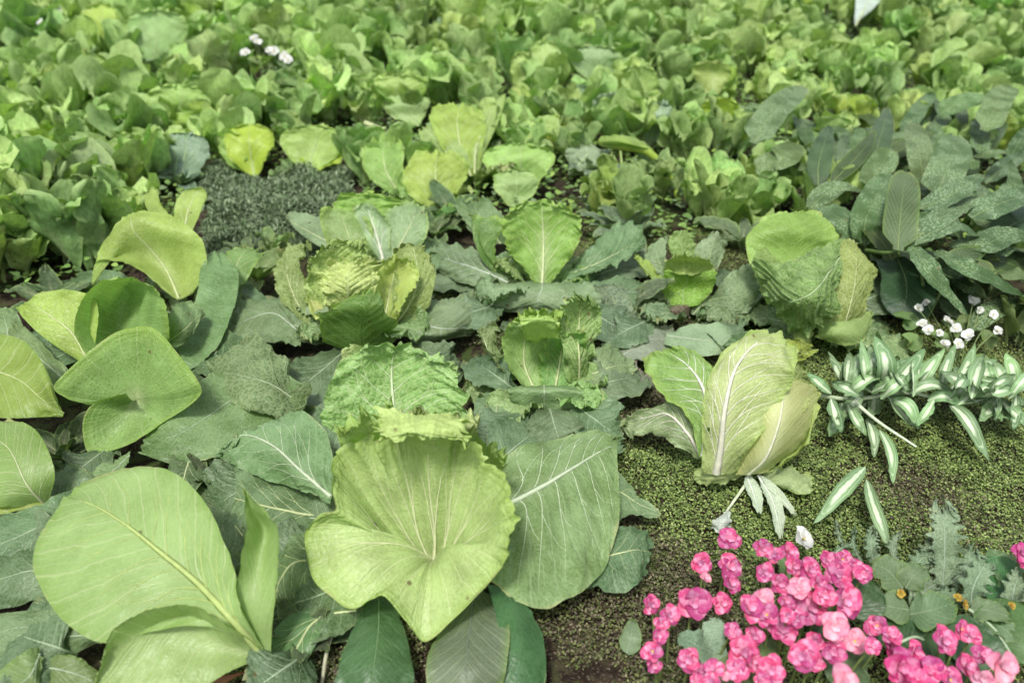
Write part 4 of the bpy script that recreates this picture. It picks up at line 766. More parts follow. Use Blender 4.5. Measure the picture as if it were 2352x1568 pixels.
# H: white-ribbed head lying open at the right
H = plant('chinese_cabbage', 1700, 1110, 'tall Chinese cabbage with broad white ribs and torn pale roots beside the mossy soil', group=CABB)
leaf(H, [[(1690,1090,5),(1720,1090,5),(1750,1085,5)], [(1690,1040,9),(1760,1050,11),(1830,1030,9)], [(1700,960,16),(1790,970,18),(1870,955,15)], [(1720,900,21),(1800,900,22),(1878,895,19)], [(1750,870,24),(1800,866,24),(1850,872,22)]],
     (0.5, 0.56, 0.22), 'smo', res=(50, 50), midrib=.004, laterals=0, ruf=.005, rf=6, quilt=.0012, ns=8, pale=.75, palew=1.1, veincol=(.78, .8, .58))
leaf(H, [[(1750,1085,6),(1770,1085,6),(1790,1070,6)], [(1830,1050,9),(1840,1030,9),(1850,1000,10)], [(1870,970,14),(1868,940,16),(1862,900,18)], [(1878,900,18),(1870,890,19),(1855,875,20)]], (0.36, 0.43, 0.1), 'smo', res=(34, 40), midrib=0, ruf=.008, rf=7, quilt=.0015, ns=7)
leaf(H, [[(1610,1085,6),(1645,1090,6),(1695,1085,6)], [(1612,1030,11),(1655,1030,12),(1725,1030,13)], [(1612,950,18),(1665,940,20),(1775,960,18)], [(1625,870,24),(1688,850,26),(1815,895,23)], [(1675,790,29),(1735,790,30),(1830,850,27)], [(1740,755,30),(1790,765,30),(1835,805,28)]],
     (.45, .51, .19), 'cab', res=(60, 66), midrib=.0072, laterals=7, rise=.32, ruf=.008, rf=9, quilt=.003, jag=.06, ns=10, pale=.65, palew=.75, veincol=(.76, .76, .60))
leaf(H, [[(1780,960,16),(1800,965,16),(1825,970,16)], [(1790,900,20),(1825,905,20),(1855,920,18)], [(1800,840,25),(1835,840,24),(1852,860,22)], [(1820,800,27),(1835,800,27),(1845,815,26)]], (0.277, 0.370, 0.101), 'sav', res=(34, 40), midrib=0, ruf=.02, rf=12, quilt=.006, jag=.16)
leaf(H, [[(1780,790,28),(1800,780,29),(1830,775,29)], [(1790,810,27),(1830,805,27),(1862,790,26)], [(1810,830,25),(1838,830,25),(1868,812,24)]], (0.302, 0.395, 0.042), 'sav', res=(30, 26), midrib=0, ruf=.014, rf=10, quilt=.004, jag=.15)
leaf(H, [[(1605,1050,7),(1615,1050,7),(1625,1040,7)], [(1580,960,13),(1622,930,16),(1640,900,18)], [(1530,920,14),(1608,878,19),(1635,840,22)], [(1490,870,15),(1575,835,21),(1600,805,23)], [(1470,815,17),(1520,800,20),(1550,790,22)]],
     (0.270, 0.433, 0.103), 'cab', res=(46, 50), midrib=.0052, laterals=5, rise=.25, ruf=.010, rf=9, quilt=.004, jag=.12, pale=.4, veincol=(.85, .86, .76))
leaf(H, [[(1605,1055,5),(1610,1045,5),(1615,1030,6)], [(1555,1030,5),(1575,990,9),(1590,960,12)], [(1500,1000,5),(1530,950,10),(1560,925,13)], [(1450,1005,3),(1480,960,6),(1510,925,10)], [(1420,990,2),(1430,970,3),(1445,950,4)]],
     (0.269, 0.337, 0.147), 'gla', res=(40, 46), midrib=.004, laterals=6, ruf=.014, rf=10, quilt=.004, jag=.15, pale=.5, veincol=(.82, .78, .68), label='pale twisted outer leaf lying on the moss')
leaf(H, [[(1720,1080,4),(1710,1090,3),(1690,1100,3)], [(1660,1070,6),(1650,1095,5),(1640,1110,3)], [(1600,1075,4),(1595,1095,3),(1600,1108,2)]], (0.42, 0.5, 0.2), 'smo', res=(26, 26), midrib=0, ruf=.006, quilt=.002, pale=.3)
leaf(H, [[(1750,1085,3),(1755,1095,3),(1755,1105,3)], [(1810,1070,4),(1820,1100,4),(1810,1130,2)], [(1860,1090,3),(1875,1120,2),(1850,1145,1)]], (0.324, 0.433, 0.184), 'cab', res=(26, 26), midrib=0, ruf=.014, quilt=.003, jag=.2)
for pts, wd in [([(1715,1090,4),(1730,1130,2),(1745,1180,1)], 3.2), ([(1740,1090,4),(1775,1150,2),(1795,1245,1)], 3.4), ([(1745,1090,4),(1790,1140,2),(1830,1185,1)], 2.2)]:
    strap(H, pts, wd, (0.5, 0.58, 0.42), 'sil', 'lance', midrib=.002, veincol=(.8, .84, .74), ruf=.004, quilt=.001, jag=.15, cup=.5)
tube('stem', [at(1725,1095,3), at(1700,1130,2), at(1668,1175,2)], .004, .0025, M['stem'], H, (.62, .68, .48))
leaf(H, [[(1668,1172,3),(1672,1172,3),(1676,1174,3)], [(1642,1190,3),(1660,1195,4),(1680,1195,3)], [(1632,1215,1),(1655,1225,2),(1678,1210,1)]], (0.62, 0.68, 0.6), 'sil', res=(20, 20), midrib=0, ruf=.006, quilt=.002, jag=.2)

# tall white-ribbed leaf behind the grey ground cover
T = plant('chinese_cabbage', 1085, 440, 'tall light cabbage with white-ribbed pointed leaves behind the row of hearts', group=CABB)
leaf(T, [[(1070,400,8),(1082,405,8),(1095,400,8)], [(1010,340,16),(1060,345,15),(1110,340,15)], [(985,270,24),(1050,280,23),(1120,290,21)], [(1000,240,27),(1060,235,28),(1110,250,26)]], (0.288, 0.453, 0.069), 'cab', res=(44, 44), midrib=.004, laterals=4, ruf=.014, rf=10, quilt=.004, jag=.08, rise=.5)
leaf(T, [[(1082,400,8),(1090,400,8),(1098,395,8)], [(1075,340,15),(1095,335,16),(1120,335,15)], [(1095,270,22),(1120,275,22),(1145,280,21)], [(1150,218,27),(1158,216,28),(1162,225,27)]], (0.342, 0.494, 0.138), 'cab', res=(30, 40), midrib=.004, laterals=5, ruf=.005, quilt=.003, rise=.4)
leaf(T, [[(1070,405,8),(1078,395,9),(1085,385,10)], [(1020,390,10),(1035,360,14),(1060,330,17)], [(970,330,15),(990,310,18),(1020,290,21)], [(960,300,18),(968,292,19),(980,285,20)]], (0.288, 0.443, 0.138), 'cab', res=(30, 36), midrib=.004, laterals=4, ruf=.010, quilt=.003, jag=.1)
leaf(T, [[(1090,405,6),(1100,400,6),(1110,390,7)], [(1110,370,9),(1140,350,11),(1150,320,13)], [(1130,330,12),(1150,310,14),(1155,290,16)]], (0.155, 0.245, 0.097), 'gla', res=(30, 30), midrib=.002, laterals=4, ruf=.008, quilt=.004)
T2 = plant('chinese_cabbage', 1000, 500, 'frilly yellow-green cabbage with pale ribs in front of the tall pointed leaves', group=CABB)
leaf(T2, [[(985,480,6),(1003,484,6),(1020,480,6)], [(930,440,11),(1003,440,10),(1060,430,11)], [(925,390,16),(1000,385,17),(1080,390,15)], [(950,345,20),(1010,340,21),(1060,355,19)]], (0.315, 0.464, 0.069), 'cab', res=(50, 44), midrib=.004, laterals=5, ruf=.016, rf=10, quilt=.005, jag=.1, rise=.5)
leaf(T2, [[(900,450,6),(920,450,6),(940,450,6)], [(840,400,12),(890,400,13),(930,400,12)], [(830,350,17),(880,350,18),(930,350,17)], [(860,320,19),(890,315,20),(920,325,19)]], (0.279, 0.443, 0.092), 'cab', res=(44, 40), midrib=.003, laterals=4, ruf=.018, rf=9, quilt=.005, jag=.1)
leaf(T2, [[(990,490,5),(1000,500,5),(1010,510,5)], [(1010,480,9),(1030,490,9),(1050,490,8)], [(1030,470,10),(1050,475,10),(1060,480,9)]], (0.090, 0.227, 0.034), 'cab', res=(26, 26), midrib=0, ruf=.012, quilt=.004, jag=.2)
# snapped stalk and curved pale pod-like stalk
st = tube('broken_stalk', [at(840,283,14), at(862,292,14), at(886,300,14)], .012, .011, M['stem'], None, (.50, .56, .28), org=np.zeros(3)); tag(st, 'short snapped pale stalk lying among the leaves below the white flowers', 'stalk')
st = plant('curved_stalk_plant', 1560, 470, 'plant with a fat curved yellow-green stalk bending over in the middle of the field', 'stalk plant')
tube('stalk', [at(1385,325,16), at(1430,335,19), at(1480,345,18), at(1515,375,13), at(1545,420,5), at(1560,470,0)], .022, .010, M['stem'], st, (.30, .42, .06))
leaf(st, [[(1470,350,16),(1480,350,16),(1490,350,16)], [(1385,330,18),(1440,330,22),(1500,345,18)], [(1380,315,19),(1430,310,23),(1480,325,19)]], (0.32, 0.44, 0.07), 'smo', res=(26, 20), midrib=0, ruf=.004, quilt=.001)
# ---------------------------------------------------------------- speckled-leaf shrub at the right
K = thing('speckled_leaf_shrub', tuple(at(2110, 760, 0)), 'shrub with whorls of long speckled grey-green leaves at the right edge', 'shrub', None)
KC = (0.083, 0.142, 0.057)  # shrub leaf greens darkened further, putting the shadows among the whorls into their colour
for pts, wd, mt, c in [
 ([(2062,575,22),(2068,500,28),(2075,440,31),(2080,392,33)], 9.5, 'smo', (0.083, 0.142, 0.053)),
 ([(2085,565,22),(2150,510,27),(2210,470,28),(2278,450,27)], 6.5, 'spk', KC),
 ([(2095,560,22),(2150,530,26),(2200,520,26),(2250,545,23)], 6.0, 'spk', KC),
 ([(2110,480,27),(2170,455,30),(2220,425,32),(2260,400,33)], 7.5, 'spk', KC),
 ([(2098,565,22),(2125,610,22),(2165,660,18),(2222,725,11)], 7.0, 'spk', (0.073, 0.137, 0.044)),
 ([(2150,575,21),(2210,610,22),(2290,650,18),(2362,685,12)], 7.0, 'spk', (0.068, 0.131, 0.040)),
 ([(2180,560,20),(2260,560,22),(2320,540,22),(2390,560,20)], 8.5, 'spk', (0.063, 0.115, 0.040)),
 ([(2230,500,25),(2290,470,28),(2340,455,28),(2400,450,26)], 9.0, 'spk', KC),
 ([(1880,430,20),(1880,380,25),(1893,330,29),(1905,288,31)], 8.5, 'drk', (0.043, 0.088, 0.031)),
 ([(1910,420,20),(1950,380,24),(1985,340,27),(2010,300,29)], 7.0, 'smo', (0.039, 0.082, 0.022)),
 ([(2010,410,20),(2015,340,26),(2030,290,29),(2040,245,31)], 8.5, 'drk', (0.049, 0.098, 0.035)),
 ([(2000,430,20),(2010,400,24),(2030,370,27),(2040,340,29)], 9.5, 'spk', (0.096, 0.164, 0.053)),
 ([(1985,560,16),(1990,500,23),(2020,440,26),(2050,400,26)], 9.5, 'spk', (0.086, 0.154, 0.049)),
 ([(1970,560,16),(1950,520,20),(1910,490,22),(1880,480,22)], 9.0, 'spk', (0.086, 0.147, 0.053)),
 ([(2120,420,22),(2115,370,28),(2105,320,31),(2095,280,32)], 9.0, 'spk', (0.096, 0.159, 0.057)),
 ([(2150,450,22),(2170,400,28),(2190,350,31),(2195,310,32)], 12., 'spk', (0.096, 0.164, 0.062)),
 ([(1730,330,22),(1760,280,27),(1800,235,31),(1850,200,32)], 12., 'spk', (0.096, 0.164, 0.062)),
 ([(1740,400,18),(1770,380,21),(1800,360,24),(1830,330,25)], 12., 'spk', (0.101, 0.175, 0.053)),
 ([(1860,480,18),(1890,450,21),(1930,430,23),(1980,440,22)], 7.5, 'spk', (0.083, 0.142, 0.049)),
 ([(2050,600,14),(2030,560,18),(1990,520,20),(1950,500,20)], 8.0, 'smo', (0.049, 0.092, 0.027)),
 ([(2060,590,14),(2080,640,12),(2080,690,9),(2060,730,5)], 15., 'drk', (0.025, 0.061, 0.020)),
 ([(2150,600,12),(2180,640,10),(2200,690,8),(2190,730,5)], 12., 'drk', (0.030, 0.066, 0.020)),
 ([(2240,600,14),(2300,600,14),(2350,620,12),(2400,650,10)], 14., 'drk', (0.034, 0.074, 0.020)),
 ([(2290,560,14),(2320,520,18),(2350,500,20),(2380,440,22)], 10., 'drk', (0.039, 0.077, 0.031)),
 ([(2230,760,6),(2270,720,10),(2320,700,11),(2370,690,11)], 6., 'spk', (0.058, 0.110, 0.031)),
 ([(2260,300,24),(2280,260,28),(2300,220,30),(2330,200,30)], 11., 'spk', (0.106, 0.181, 0.053)),
 ([(2160,260,24),(2200,240,27),(2240,230,28),(2280,240,27)], 10., 'spk', (0.106, 0.181, 0.053)),
 ]:
    strap(K, pts, wd*.95, c, mt, 'strap' if wd > 8.9 else 'ovate', res=(20, 30), ruf=.003, rf=8, quilt=.003 if mt == 'spk' else .001, qf=50, cup=.18, midrib=.0014, veincol=(0.273, 0.353, 0.130), jag=.03, ns=12)
for pts in ([(1990,575,16),(2040,580,20),(2100,565,22),(2130,560,21)], [(2110,760,0),(2120,650,12),(2100,568,22)], [(1900,520,6),(1890,470,14),(1882,425,20)], [(2110,760,0),(2180,640,14),(2240,560,20)]):
    tube('stem', [at(*p) for p in pts], .006, .004, M['stem'], K, (0.106, 0.175, 0.044))

rK = random.Random(17)
for i in range(80):          # the inner leaves of its crowded whorls
    x = rK.uniform(1850, 2370); y = rK.uniform(300, 640); a_ = rK.uniform(-2.6, -.2) if y < 560 else rK.uniform(-.5, .9); l_ = rK.uniform(90, 160); h = rK.uniform(7, 17)
    if x < 2030 and y > 470: continue
    strap(K, [(x, y, h), (x+math.cos(a_)*l_*.5, y+math.sin(a_)*l_*.45, h+4), (x+math.cos(a_)*l_, y+math.sin(a_)*l_*.8, h+4)], rK.uniform(5, 8), jitc(rK.choice([KC, (0.068, 0.127, 0.040), (0.053, 0.104, 0.031), (0.096, 0.164, 0.053)]), rK), rK.choice(['spk', 'spk', 'smo']), rK.choice(['ovate', 'strap']),
          res=(16, 22), ruf=.005, quilt=.003, qf=45, cup=.25, midrib=.0012, veincol=(0.273, 0.353, 0.130), jag=.04, ns=12, twist=rK.uniform(-.4, .4))
# ---------------------------------------------------------------- white-striped plant
stripe_m = bpy.data.materials.new('striped_leaf'); stripe_m.use_nodes = True
def _st():
    nt = stripe_m.node_tree; L = nt.links.new; p = nt.nodes['Principled BSDF']; p.inputs['Roughness'].default_value = .45
    tc = N(nt, 'ShaderNodeTexCoord'); s = N(nt, 'ShaderNodeSeparateXYZ'); L(tc.outputs['UV'], s.inputs[0]); oi = N(nt, 'ShaderNodeObjectInfo')
    n = N(nt, 'ShaderNodeTexNoise'); n.inputs['Scale'].default_value = 60; L(tc.outputs['Object'], n.inputs['Vector'])
    u = mth(nt, 'ADD', s.outputs[0], mth(nt, 'MULTIPLY', mth(nt, 'SUBTRACT', n.outputs[0], .5), .35))
    w = mth(nt, 'MAXIMUM', mrange(nt, u, .16, .42, 1, 0), mth(nt, 'MULTIPLY', mrange(nt, mth(nt, 'ABSOLUTE', mth(nt, 'SUBTRACT', u, .62)), .0, .09, 1, 0), .45))
    L(mixc(nt, w, oi.outputs['Color'], (.52, .62, .42)), p.inputs['Base Color'])
    f = mth(nt, 'ABSOLUTE', mth(nt, 'SUBTRACT', mth(nt, 'FRACT', mth(nt, 'MULTIPLY', s.outputs[0], 5.)), .5))
    b = N(nt, 'ShaderNodeBump'); b.inputs['Strength'].default_value = .6; b.inputs['Distance'].default_value = .001; L(f, b.inputs['Height']); L(b.outputs[0], p.inputs['Normal'])
_st(); M['str'] = stripe_m
J = thing('striped_leaf_plant', tuple(at(2080, 960, 0)), 'trailing plant with white-striped narrow green leaves along a pale stem right of the white-ribbed cabbage', 'striped plant')
stem_pts = [(1878,908,5),(1935,915,7),(2000,912,8),(2045,902,9),(2100,903,9),(2150,915,8)]
tube('stem', [at(*p) for p in stem_pts], .0055, .004, M['stem'], J, (.50, .60, .38))
tube('stem', [at(*p) for p in [(1965,925,7),(2020,970,6),(2105,1026,4)]], .0045, .0025, M['stem'], J, (.58, .68, .48))
tube('stem', [at(*p) for p in [(2150,915,8),(2220,925,8),(2290,905,8),(2352,895,7)]], .004, .003, M['stem'], J, (.50, .60, .38))
JC = (.18, .30, .13)
for pts, wd in [
 ([(1940,900,7),(1925,860,13),(1903,808,15)], 4.4), ([(1990,900,8),(1985,850,15),(1978,780,18)], 3.6), ([(2020,900,8),(2035,840,17),(2010,770,21)], 5.0),
 ([(2008,905,8),(2000,840,15),(2030,800,17)], 4.0), ([(2040,900,9),(2080,855,14),(2125,800,17)], 4.2), ([(1910,905,7),(1880,880,9),(1852,855,9)], 3.2),
 ([(2085,905,9),(2140,885,12),(2200,905,9)], 3.8), ([(1935,925,7),(1920,965,6),(1903,1003,3)], 3.6), ([(1945,925,7),(1965,965,7),(1990,1000,4)], 3.8),
 ([(2050,915,9),(2085,935,9),(2110,985,5)], 4.2), ([(2040,915,9),(2075,950,7),(2100,980,4)], 3.6), ([(2200,930,8),(2270,880,11),(2352,892,9)], 4.4),
 ([(2180,925,8),(2220,965,8),(2272,1060,2)], 4.0), ([(2160,910,8),(2170,850,13),(2195,790,15)], 3.0), ([(2180,900,8),(2215,850,13),(2240,790,15)], 3.4),
 ([(2200,890,8),(2240,850,13),(2290,825,13)], 3.8), ([(2330,900,6),(2325,850,11),(2310,810,13)], 4.0), ([(1992,960,4),(2005,1000,4),(2008,1050,1)], 3.0),
 ([(2020,985,4),(2045,1040,4),(2050,1112,1)], 3.2), ([(1988,1072,6),(1940,1120,7),(1868,1202,2)], 3.8), ([(1990,1100,5),(2010,1170,6),(2058,1288,2)], 3.0),
 ([(2110,900,9),(2130,850,14),(2170,800,17)], 3.6), ([(2130,920,8),(2170,910,10),(2215,935,7)], 3.4), ([(1960,915,7),(1955,870,12),(1935,830,14)], 3.4),
 ([(2290,910,7),(2330,950,7),(2370,990,4)], 4.0), ([(2240,915,7),(2250,860,12),(2230,810,14)], 3.4)]:
    strap(J, pts, wd*.8, jitc(JC, rf, .25), 'str', 'lance', res=(12, 22), ruf=.002, quilt=.0007, cup=.45, midrib=0, up=(rf.uniform(-.3, .3), -.5, 1), twist=rf.uniform(-.4, .4))

for i in range(64):
    t_ = rf.random(); x = 1890+t_*450; y = 905+rf.uniform(-12, 14); a_ = rf.uniform(-2.9, -.2) if rf.random() < .72 else rf.uniform(.3, 2.6); l_ = rf.uniform(65, 125)*(1 if a_ < 0 else .8); h = rf.uniform(5, 11)
    dh = 5 if a_ < 0 else -3
    strap(J, [(x, y, h), (x+math.cos(a_)*l_*.5, y+math.sin(a_)*l_*.55, h+dh*.9), (x+math.cos(a_)*l_, y+math.sin(a_)*l_*.9, h+dh*.5)], rf.uniform(2., 3.4), jitc(JC, rf, .3), 'str', 'lance', res=(12, 22), ruf=.004, quilt=.001, cup=rf.uniform(.2, .7), midrib=0, up=(rf.uniform(-.7, .7), -.5, 1), twist=rf.uniform(-.9, .9))
# ---------------------------------------------------------------- flowers
def petal_mat(name, col, light, deep):
    m = bpy.data.materials.new(name); m.use_nodes = True; nt = m.node_tree; L = nt.links.new; p = nt.nodes['Principled BSDF']; p.inputs['Roughness'].default_value = .5
    a = N(nt, 'ShaderNodeAttribute', attribute_name='leafdata'); s = N(nt, 'ShaderNodeSeparateXYZ'); L(a.outputs['Vector'], s.inputs[0])
    tc = N(nt, 'ShaderNodeTexCoord'); n = N(nt, 'ShaderNodeTexNoise'); n.inputs['Scale'].default_value = 2.2; n.inputs['Detail'].default_value = 6; L(tc.outputs['Object'], n.inputs['Vector'])
    oi = N(nt, 'ShaderNodeObjectInfo')
    c = mixc(nt, mrange(nt, n.outputs[0], .38, .65), light, col); c = mixc(nt, s.outputs[1], c, deep); c = mixc(nt, s.outputs[0], c, light)
    h = N(nt, 'ShaderNodeHueSaturation'); L(c, h.inputs['Color']); L(mrange(nt, oi.outputs['Random'], 0, 1, .485, .51), h.inputs['Hue']); L(mrange(nt, oi.outputs['Random'], 0, 1, .72, 1.15), h.inputs['Value'])
    L(h.outputs[0], p.inputs['Base Color'])
    tr = N(nt, 'ShaderNodeBsdfTranslucent'); L(h.outputs[0], tr.inputs['Color']); mx = N(nt, 'ShaderNodeMixShader'); mx.inputs[0].default_value = .3
    L(p.outputs[0], mx.inputs[1]); L(tr.outputs[0], mx.inputs[2]); L(mx.outputs[0], nt.nodes['Material Output'].inputs[0]); return m
PM = {'pink': petal_mat('pink_petal', (.64, .07, .235), (.84, .40, .58), (.48, .025, .13)), 'deep': petal_mat('deep_pink_petal', (.62, .05, .23), (.80, .30, .48), (.50, .01, .15)),
      'pale': petal_mat('pale_pink_petal', (.84, .30, .42), (.90, .54, .62), (.70, .14, .28)), 'white': petal_mat('white_petal', (.78, .80, .74), (.85, .85, .78), (.7, .72, .68)),
      'yellow': petal_mat('yellow_petal', (.42, .30, .04), (.5, .36, .06), (.5, .3, .02))}
heart_m = plain_mat('flower_centre', None, .7, 0, .2)
def disc_petal(seed, lift, wd, pm):
    r = random.Random(seed); pts = [(0, 0, 0)]
    for i in range(4):
        a = lift-(.9+r.uniform(-.2, .3))*(i/3); p = pts[-1]; pts.append((p[0]+.25*math.cos(a), 0, p[2]+.25*math.sin(a)))
    Sf0 = path_surface(pts, 1, 'strap', cup=.35)
    path = np.array(pts)
    def Sf(u, v):
        C = cr(path, v.ravel()).reshape(*u.shape, 3); ww = wd*.5*np.sqrt(np.clip(1-(2*np.clip(v, 0, 1)**.75-1)**2, 0, 1))
        P = C.copy(); P[..., 1] += u*ww; P[..., 2] += u*u*ww*.30; return P
    G, uv, a = finish(Sf, 9, 9, seed, ruf=.05, rf=4, quilt=.015, qf=4, jag=.05, pale=.8, palew=.4)
    return mesh_from('petal', G.reshape(-1, 3), quads(9, 9), pm, uv=uv.reshape(-1, 2), attrs=a.reshape(-1, 3)), G, a
PET = {k: ([disc_petal(40+i, .55, 1.0, PM[k])[0] for i in range(3)], [disc_petal(60+i, 1.25, .8, PM[k]) for i in range(3)]) for k in PM}
def heart_mesh(kind, n, s):
    """inner whorl of small upright petals joined to the centre"""
    r = random.Random(n*7+len(kind)); Vs, Fs, As = [], [], []
    for i in range(n):
        _, G, a = PET[kind][1][r.randrange(3)]; an = i*2.4; sc = s*r.uniform(.6, 1.); c, s_ = math.cos(an), math.sin(an)
        V = G.reshape(-1, 3)*sc; V = np.stack([V[:, 0]*c-V[:, 1]*s_, V[:, 0]*s_+V[:, 1]*c, V[:, 2]+.08], -1); Fs.append(quads(9, 9)+81*len(Vs)); Vs.append(V); As.append(a.reshape(-1, 3))
    return mesh_from('flower', np.concatenate(Vs), np.concatenate(Fs), PM[kind], attrs=np.concatenate(As))
HM = {k: [heart_mesh(k, 5, .55), heart_mesh(k, 7, .6), heart_mesh(k, 4, .4)] for k in PM}
def ball(name, r, mat, c=(0, 0, 0), sq=.7):
    import bmesh
    bm = bmesh.new(); bmesh.ops.create_icosphere(bm, subdivisions=2, radius=r); me = bpy.data.meshes.new(name)
    for v in bm.verts: v.co *= 1+.12*math.sin(v.co.x*50/r*.1+v.co.y*37/r*.1)
    for v in bm.verts: v.co.z *= sq
    bm.to_mesh(me); bm.free(); me.materials.append(mat)
    for p in me.polygons: p.use_smooth = True
    return me
CEN = ball('centre', .11, heart_m)
def flower(parent, px, py, h, dpx, kind, r, face=None, npet=5):
    w_ = at(px, py, h); depth = np.dot(w_-np.array([0, 0, CAM_H]), FW); rad = dpx/F*depth/2
    nrm = Vector(face or (r.uniform(-.6, .6), -1+r.uniform(-.3, .6), 1.0+r.uniform(-.2, .5))).normalized()
    kind = 'pale' if kind == 'pink' and r.random() < .12 else kind; fl = link('flower', r.choice(HM[kind][:2]) if kind != 'white' else HM[kind][2], parent); fl.location = Vector(w_)-parent.location
    q_ = nrm.to_track_quat('Z', 'Y'); q_.rotate(Matrix.Identity(3)); fl.rotation_mode = 'QUATERNION'; fl.rotation_quaternion = q_; fl.scale = (rad*1.13*r.uniform(.92, 1.1),)*3
    for i in range(npet):
        p = link('petal', r.choice(PET[kind][0]), fl); an = i*2*math.pi/npet+r.uniform(-.25, .25)
        p.rotation_euler = (r.uniform(-.15, .15), r.uniform(-.45, .15), an); s = r.uniform(.9, 1.15); p.scale = (s, s*r.uniform(.95, 1.2), s); p.location = (0, 0, -.02*i)
    if r.random() < .15 or kind == 'white': link('centre', CEN, fl, (.55, .42, .05)).location = (0, 0, .22)
    return w_
def begonia(name, cat, label, foot, fl, h, col='pink', stemc=(.20, .26, .08)):
    t = thing(name, tuple(at(*foot, 0)), label, cat, 'clumps of pink flowers in the lower right corner' if cat == 'pink flowers' else None); b = at(*foot, 0); r = random.Random(int(foot[0]))
    for f in fl:
        x, y, d = 1411+.4*f[0], 980+.4*f[1], .4*f[2]; k_ = f[3] if len(f) > 3 else col
        hh = h+r.uniform(-2, 2.5); w_ = flower(t, x, y, hh, d, k_, r)
        nd = b+np.array([(w_[0]-b[0])*.75, (w_[1]-b[1])*.75+.0, .03])
        tube('stem', [nd*[1, 1, 0]+[0, 0, .0], (nd+w_)/2+[0, 0, .0], w_-np.array([0, 0, .004])], .0022, .0016, M['stem'], t, stemc, n=5)
    return t
b1 = begonia('pink_flower_plant', 'pink flowers', 'small loose sprig of pink blooms nearest to the torn cabbage roots', (1640,1420), [(665,645,135),(500,780,125),(520,870,70),(660,805,145),(664,905,125)], 11)
b2 = begonia('pink_flower_plant', 'pink flowers', 'leftmost clump of small pink blooms with lobed grey-green leaves', (1570,1520), [(450,1010,185),(615,1015,130),(210,1015,115),(310,1080,110),(255,1190,110),(270,1130,85),(220,1290,115),(225,1370,95),(430,1330,145),(500,1400,110),(575,1390,120),(675,1180,120),(640,1430,45,'pale'),(470,1465,110),(560,1460,100)], 11)
b3 = begonia('pink_flower_plant', 'pink flowers', 'largest dense clump of pink blooms in the middle of the flowers', (1820,1440), [(850,700,115),(920,735,105),(860,830,120),(1000,720,110),(1030,800,125),(950,895,135),(1120,820,135),(1220,765,120),(1310,760,115),(1290,850,165),(1430,850,115),(1380,800,90),(1060,925,120),(1170,900,110),(1310,985,205),(1120,1040,180),(770,1050,155),(850,985,130),(880,1085,135),(980,1000,95),(960,1170,160),(1050,1100,110),(1260,1140,175,'pale'),(1150,1220,110),(990,1080,90),(1210,960,120),(1080,1310,195)], 14)
b4 = begonia('pink_flower_plant', 'pink flowers', 'clump of pink blooms below the largest clump at the bottom edge', (1800,1540), [(1260,1290,140),(1380,1230,145),(1480,1260,105),(1510,1140,125),(1590,1200,125),(740,1290,200),(800,1200,115),(900,1390,165),(790,1340,120),(700,1400,120),(850,1470,130),(1310,1470,170,'pale'),(1150,1340,120)], 12)
b5 = begonia('pink_flower_plant', 'pink flowers', 'clump of larger magenta-pink blooms in the bottom right corner', (2180,1560), [(1640,1370,215,'deep'),(1720,1290,115,'deep'),(1580,1260,100,'deep'),(1880,1230,165),(1985,1160,115),(2045,1200,115),(1830,1390,130,'deep'),(2010,1380,145),(2110,1310,125),(2220,1370,195),(1920,1450,155),(2120,1440,130,'pale'),(1740,1440,110,'deep')], 12)
b6 = begonia('pink_flower_plant', 'pink flowers', 'single deep pink bloom at the right edge above the silvery leaves', (2350,1350), [(2335,725,125,'deep'),(2375,790,110,'deep')], 12)
# lobed leaves of the clumps
for par, pts, wd, c, mt in [
 (b2, [(1640,1500,5),(1600,1480,8),(1555,1455,8)], 5.5, (.17, .28, .16), 'sil'), (b2, [(1625,1500,5),(1640,1450,8),(1650,1415,9)], 4.5, (.18, .29, .18), 'sil'), (b2, [(1640,1480,5),(1650,1520,5),(1640,1550,4)], 4.5, (.16, .27, .15), 'sil'),
 (b2, [(1440,1500,1),(1450,1460,3),(1452,1420,3)], 3.4, (.20, .30, .16), 'smo'),
 (b3, [(1960,1420,7),(1985,1370,9),(2000,1330,10)], 7., (.03, .08, .02), 'drk'), (b3, [(1850,1450,5),(1870,1440,7),(1910,1450,6)], 6., (.03, .07, .02), 'drk'), (b3, [(1760,1460,5),(1740,1490,6),(1720,1520,4)], 6., (.07, .12, .03), 'drk'),
 (b4, [(1900,1560,4),(1950,1540,6),(2000,1560,4)], 7., (.06, .11, .04), 'drk'), (b4, [(1900,1500,4),(1950,1500,6),(2000,1510,5)], 6., (.05, .10, .03), 'drk'), (b4, [(1640,1570,4),(1700,1560,5),(1760,1570,4)], 7., (.07, .12, .03), 'drk'),
 (b5, [(2100,1500,4),(2060,1450,6),(2030,1420,6)], 8., (.03, .08, .02), 'drk'), (b5, [(2250,1540,4),(2230,1470,6),(2220,1410,7)], 9., (.04, .09, .03), 'drk'), (b5, [(2280,1500,4),(2320,1440,6),(2370,1400,7)], 10., (.06, .13, .03), 'drk'), (b5, [(2150,1560,3),(2180,1500,4),(2220,1460,5)], 8., (.03, .07, .02), 'drk'),
 (b6, [(2340,1380,4),(2290,1330,7),(2230,1290,8)], 10., (.04, .12, .03), 'drk'), (b6, [(2340,1380,4),(2320,1320,7),(2270,1260,9)], 7., (.07, .15, .05), 'drk')]:
    strap(par, pts, wd, c, mt, 'ovate', res=(24, 26), ruf=.004, quilt=.002, jag=.25 if mt == 'sil' else .03, lobes=4 if mt == 'sil' else 0, midrib=.0008, veincol=(.12, .2, .08) if mt == 'drk' else (.4, .5, .35), cup=.2)
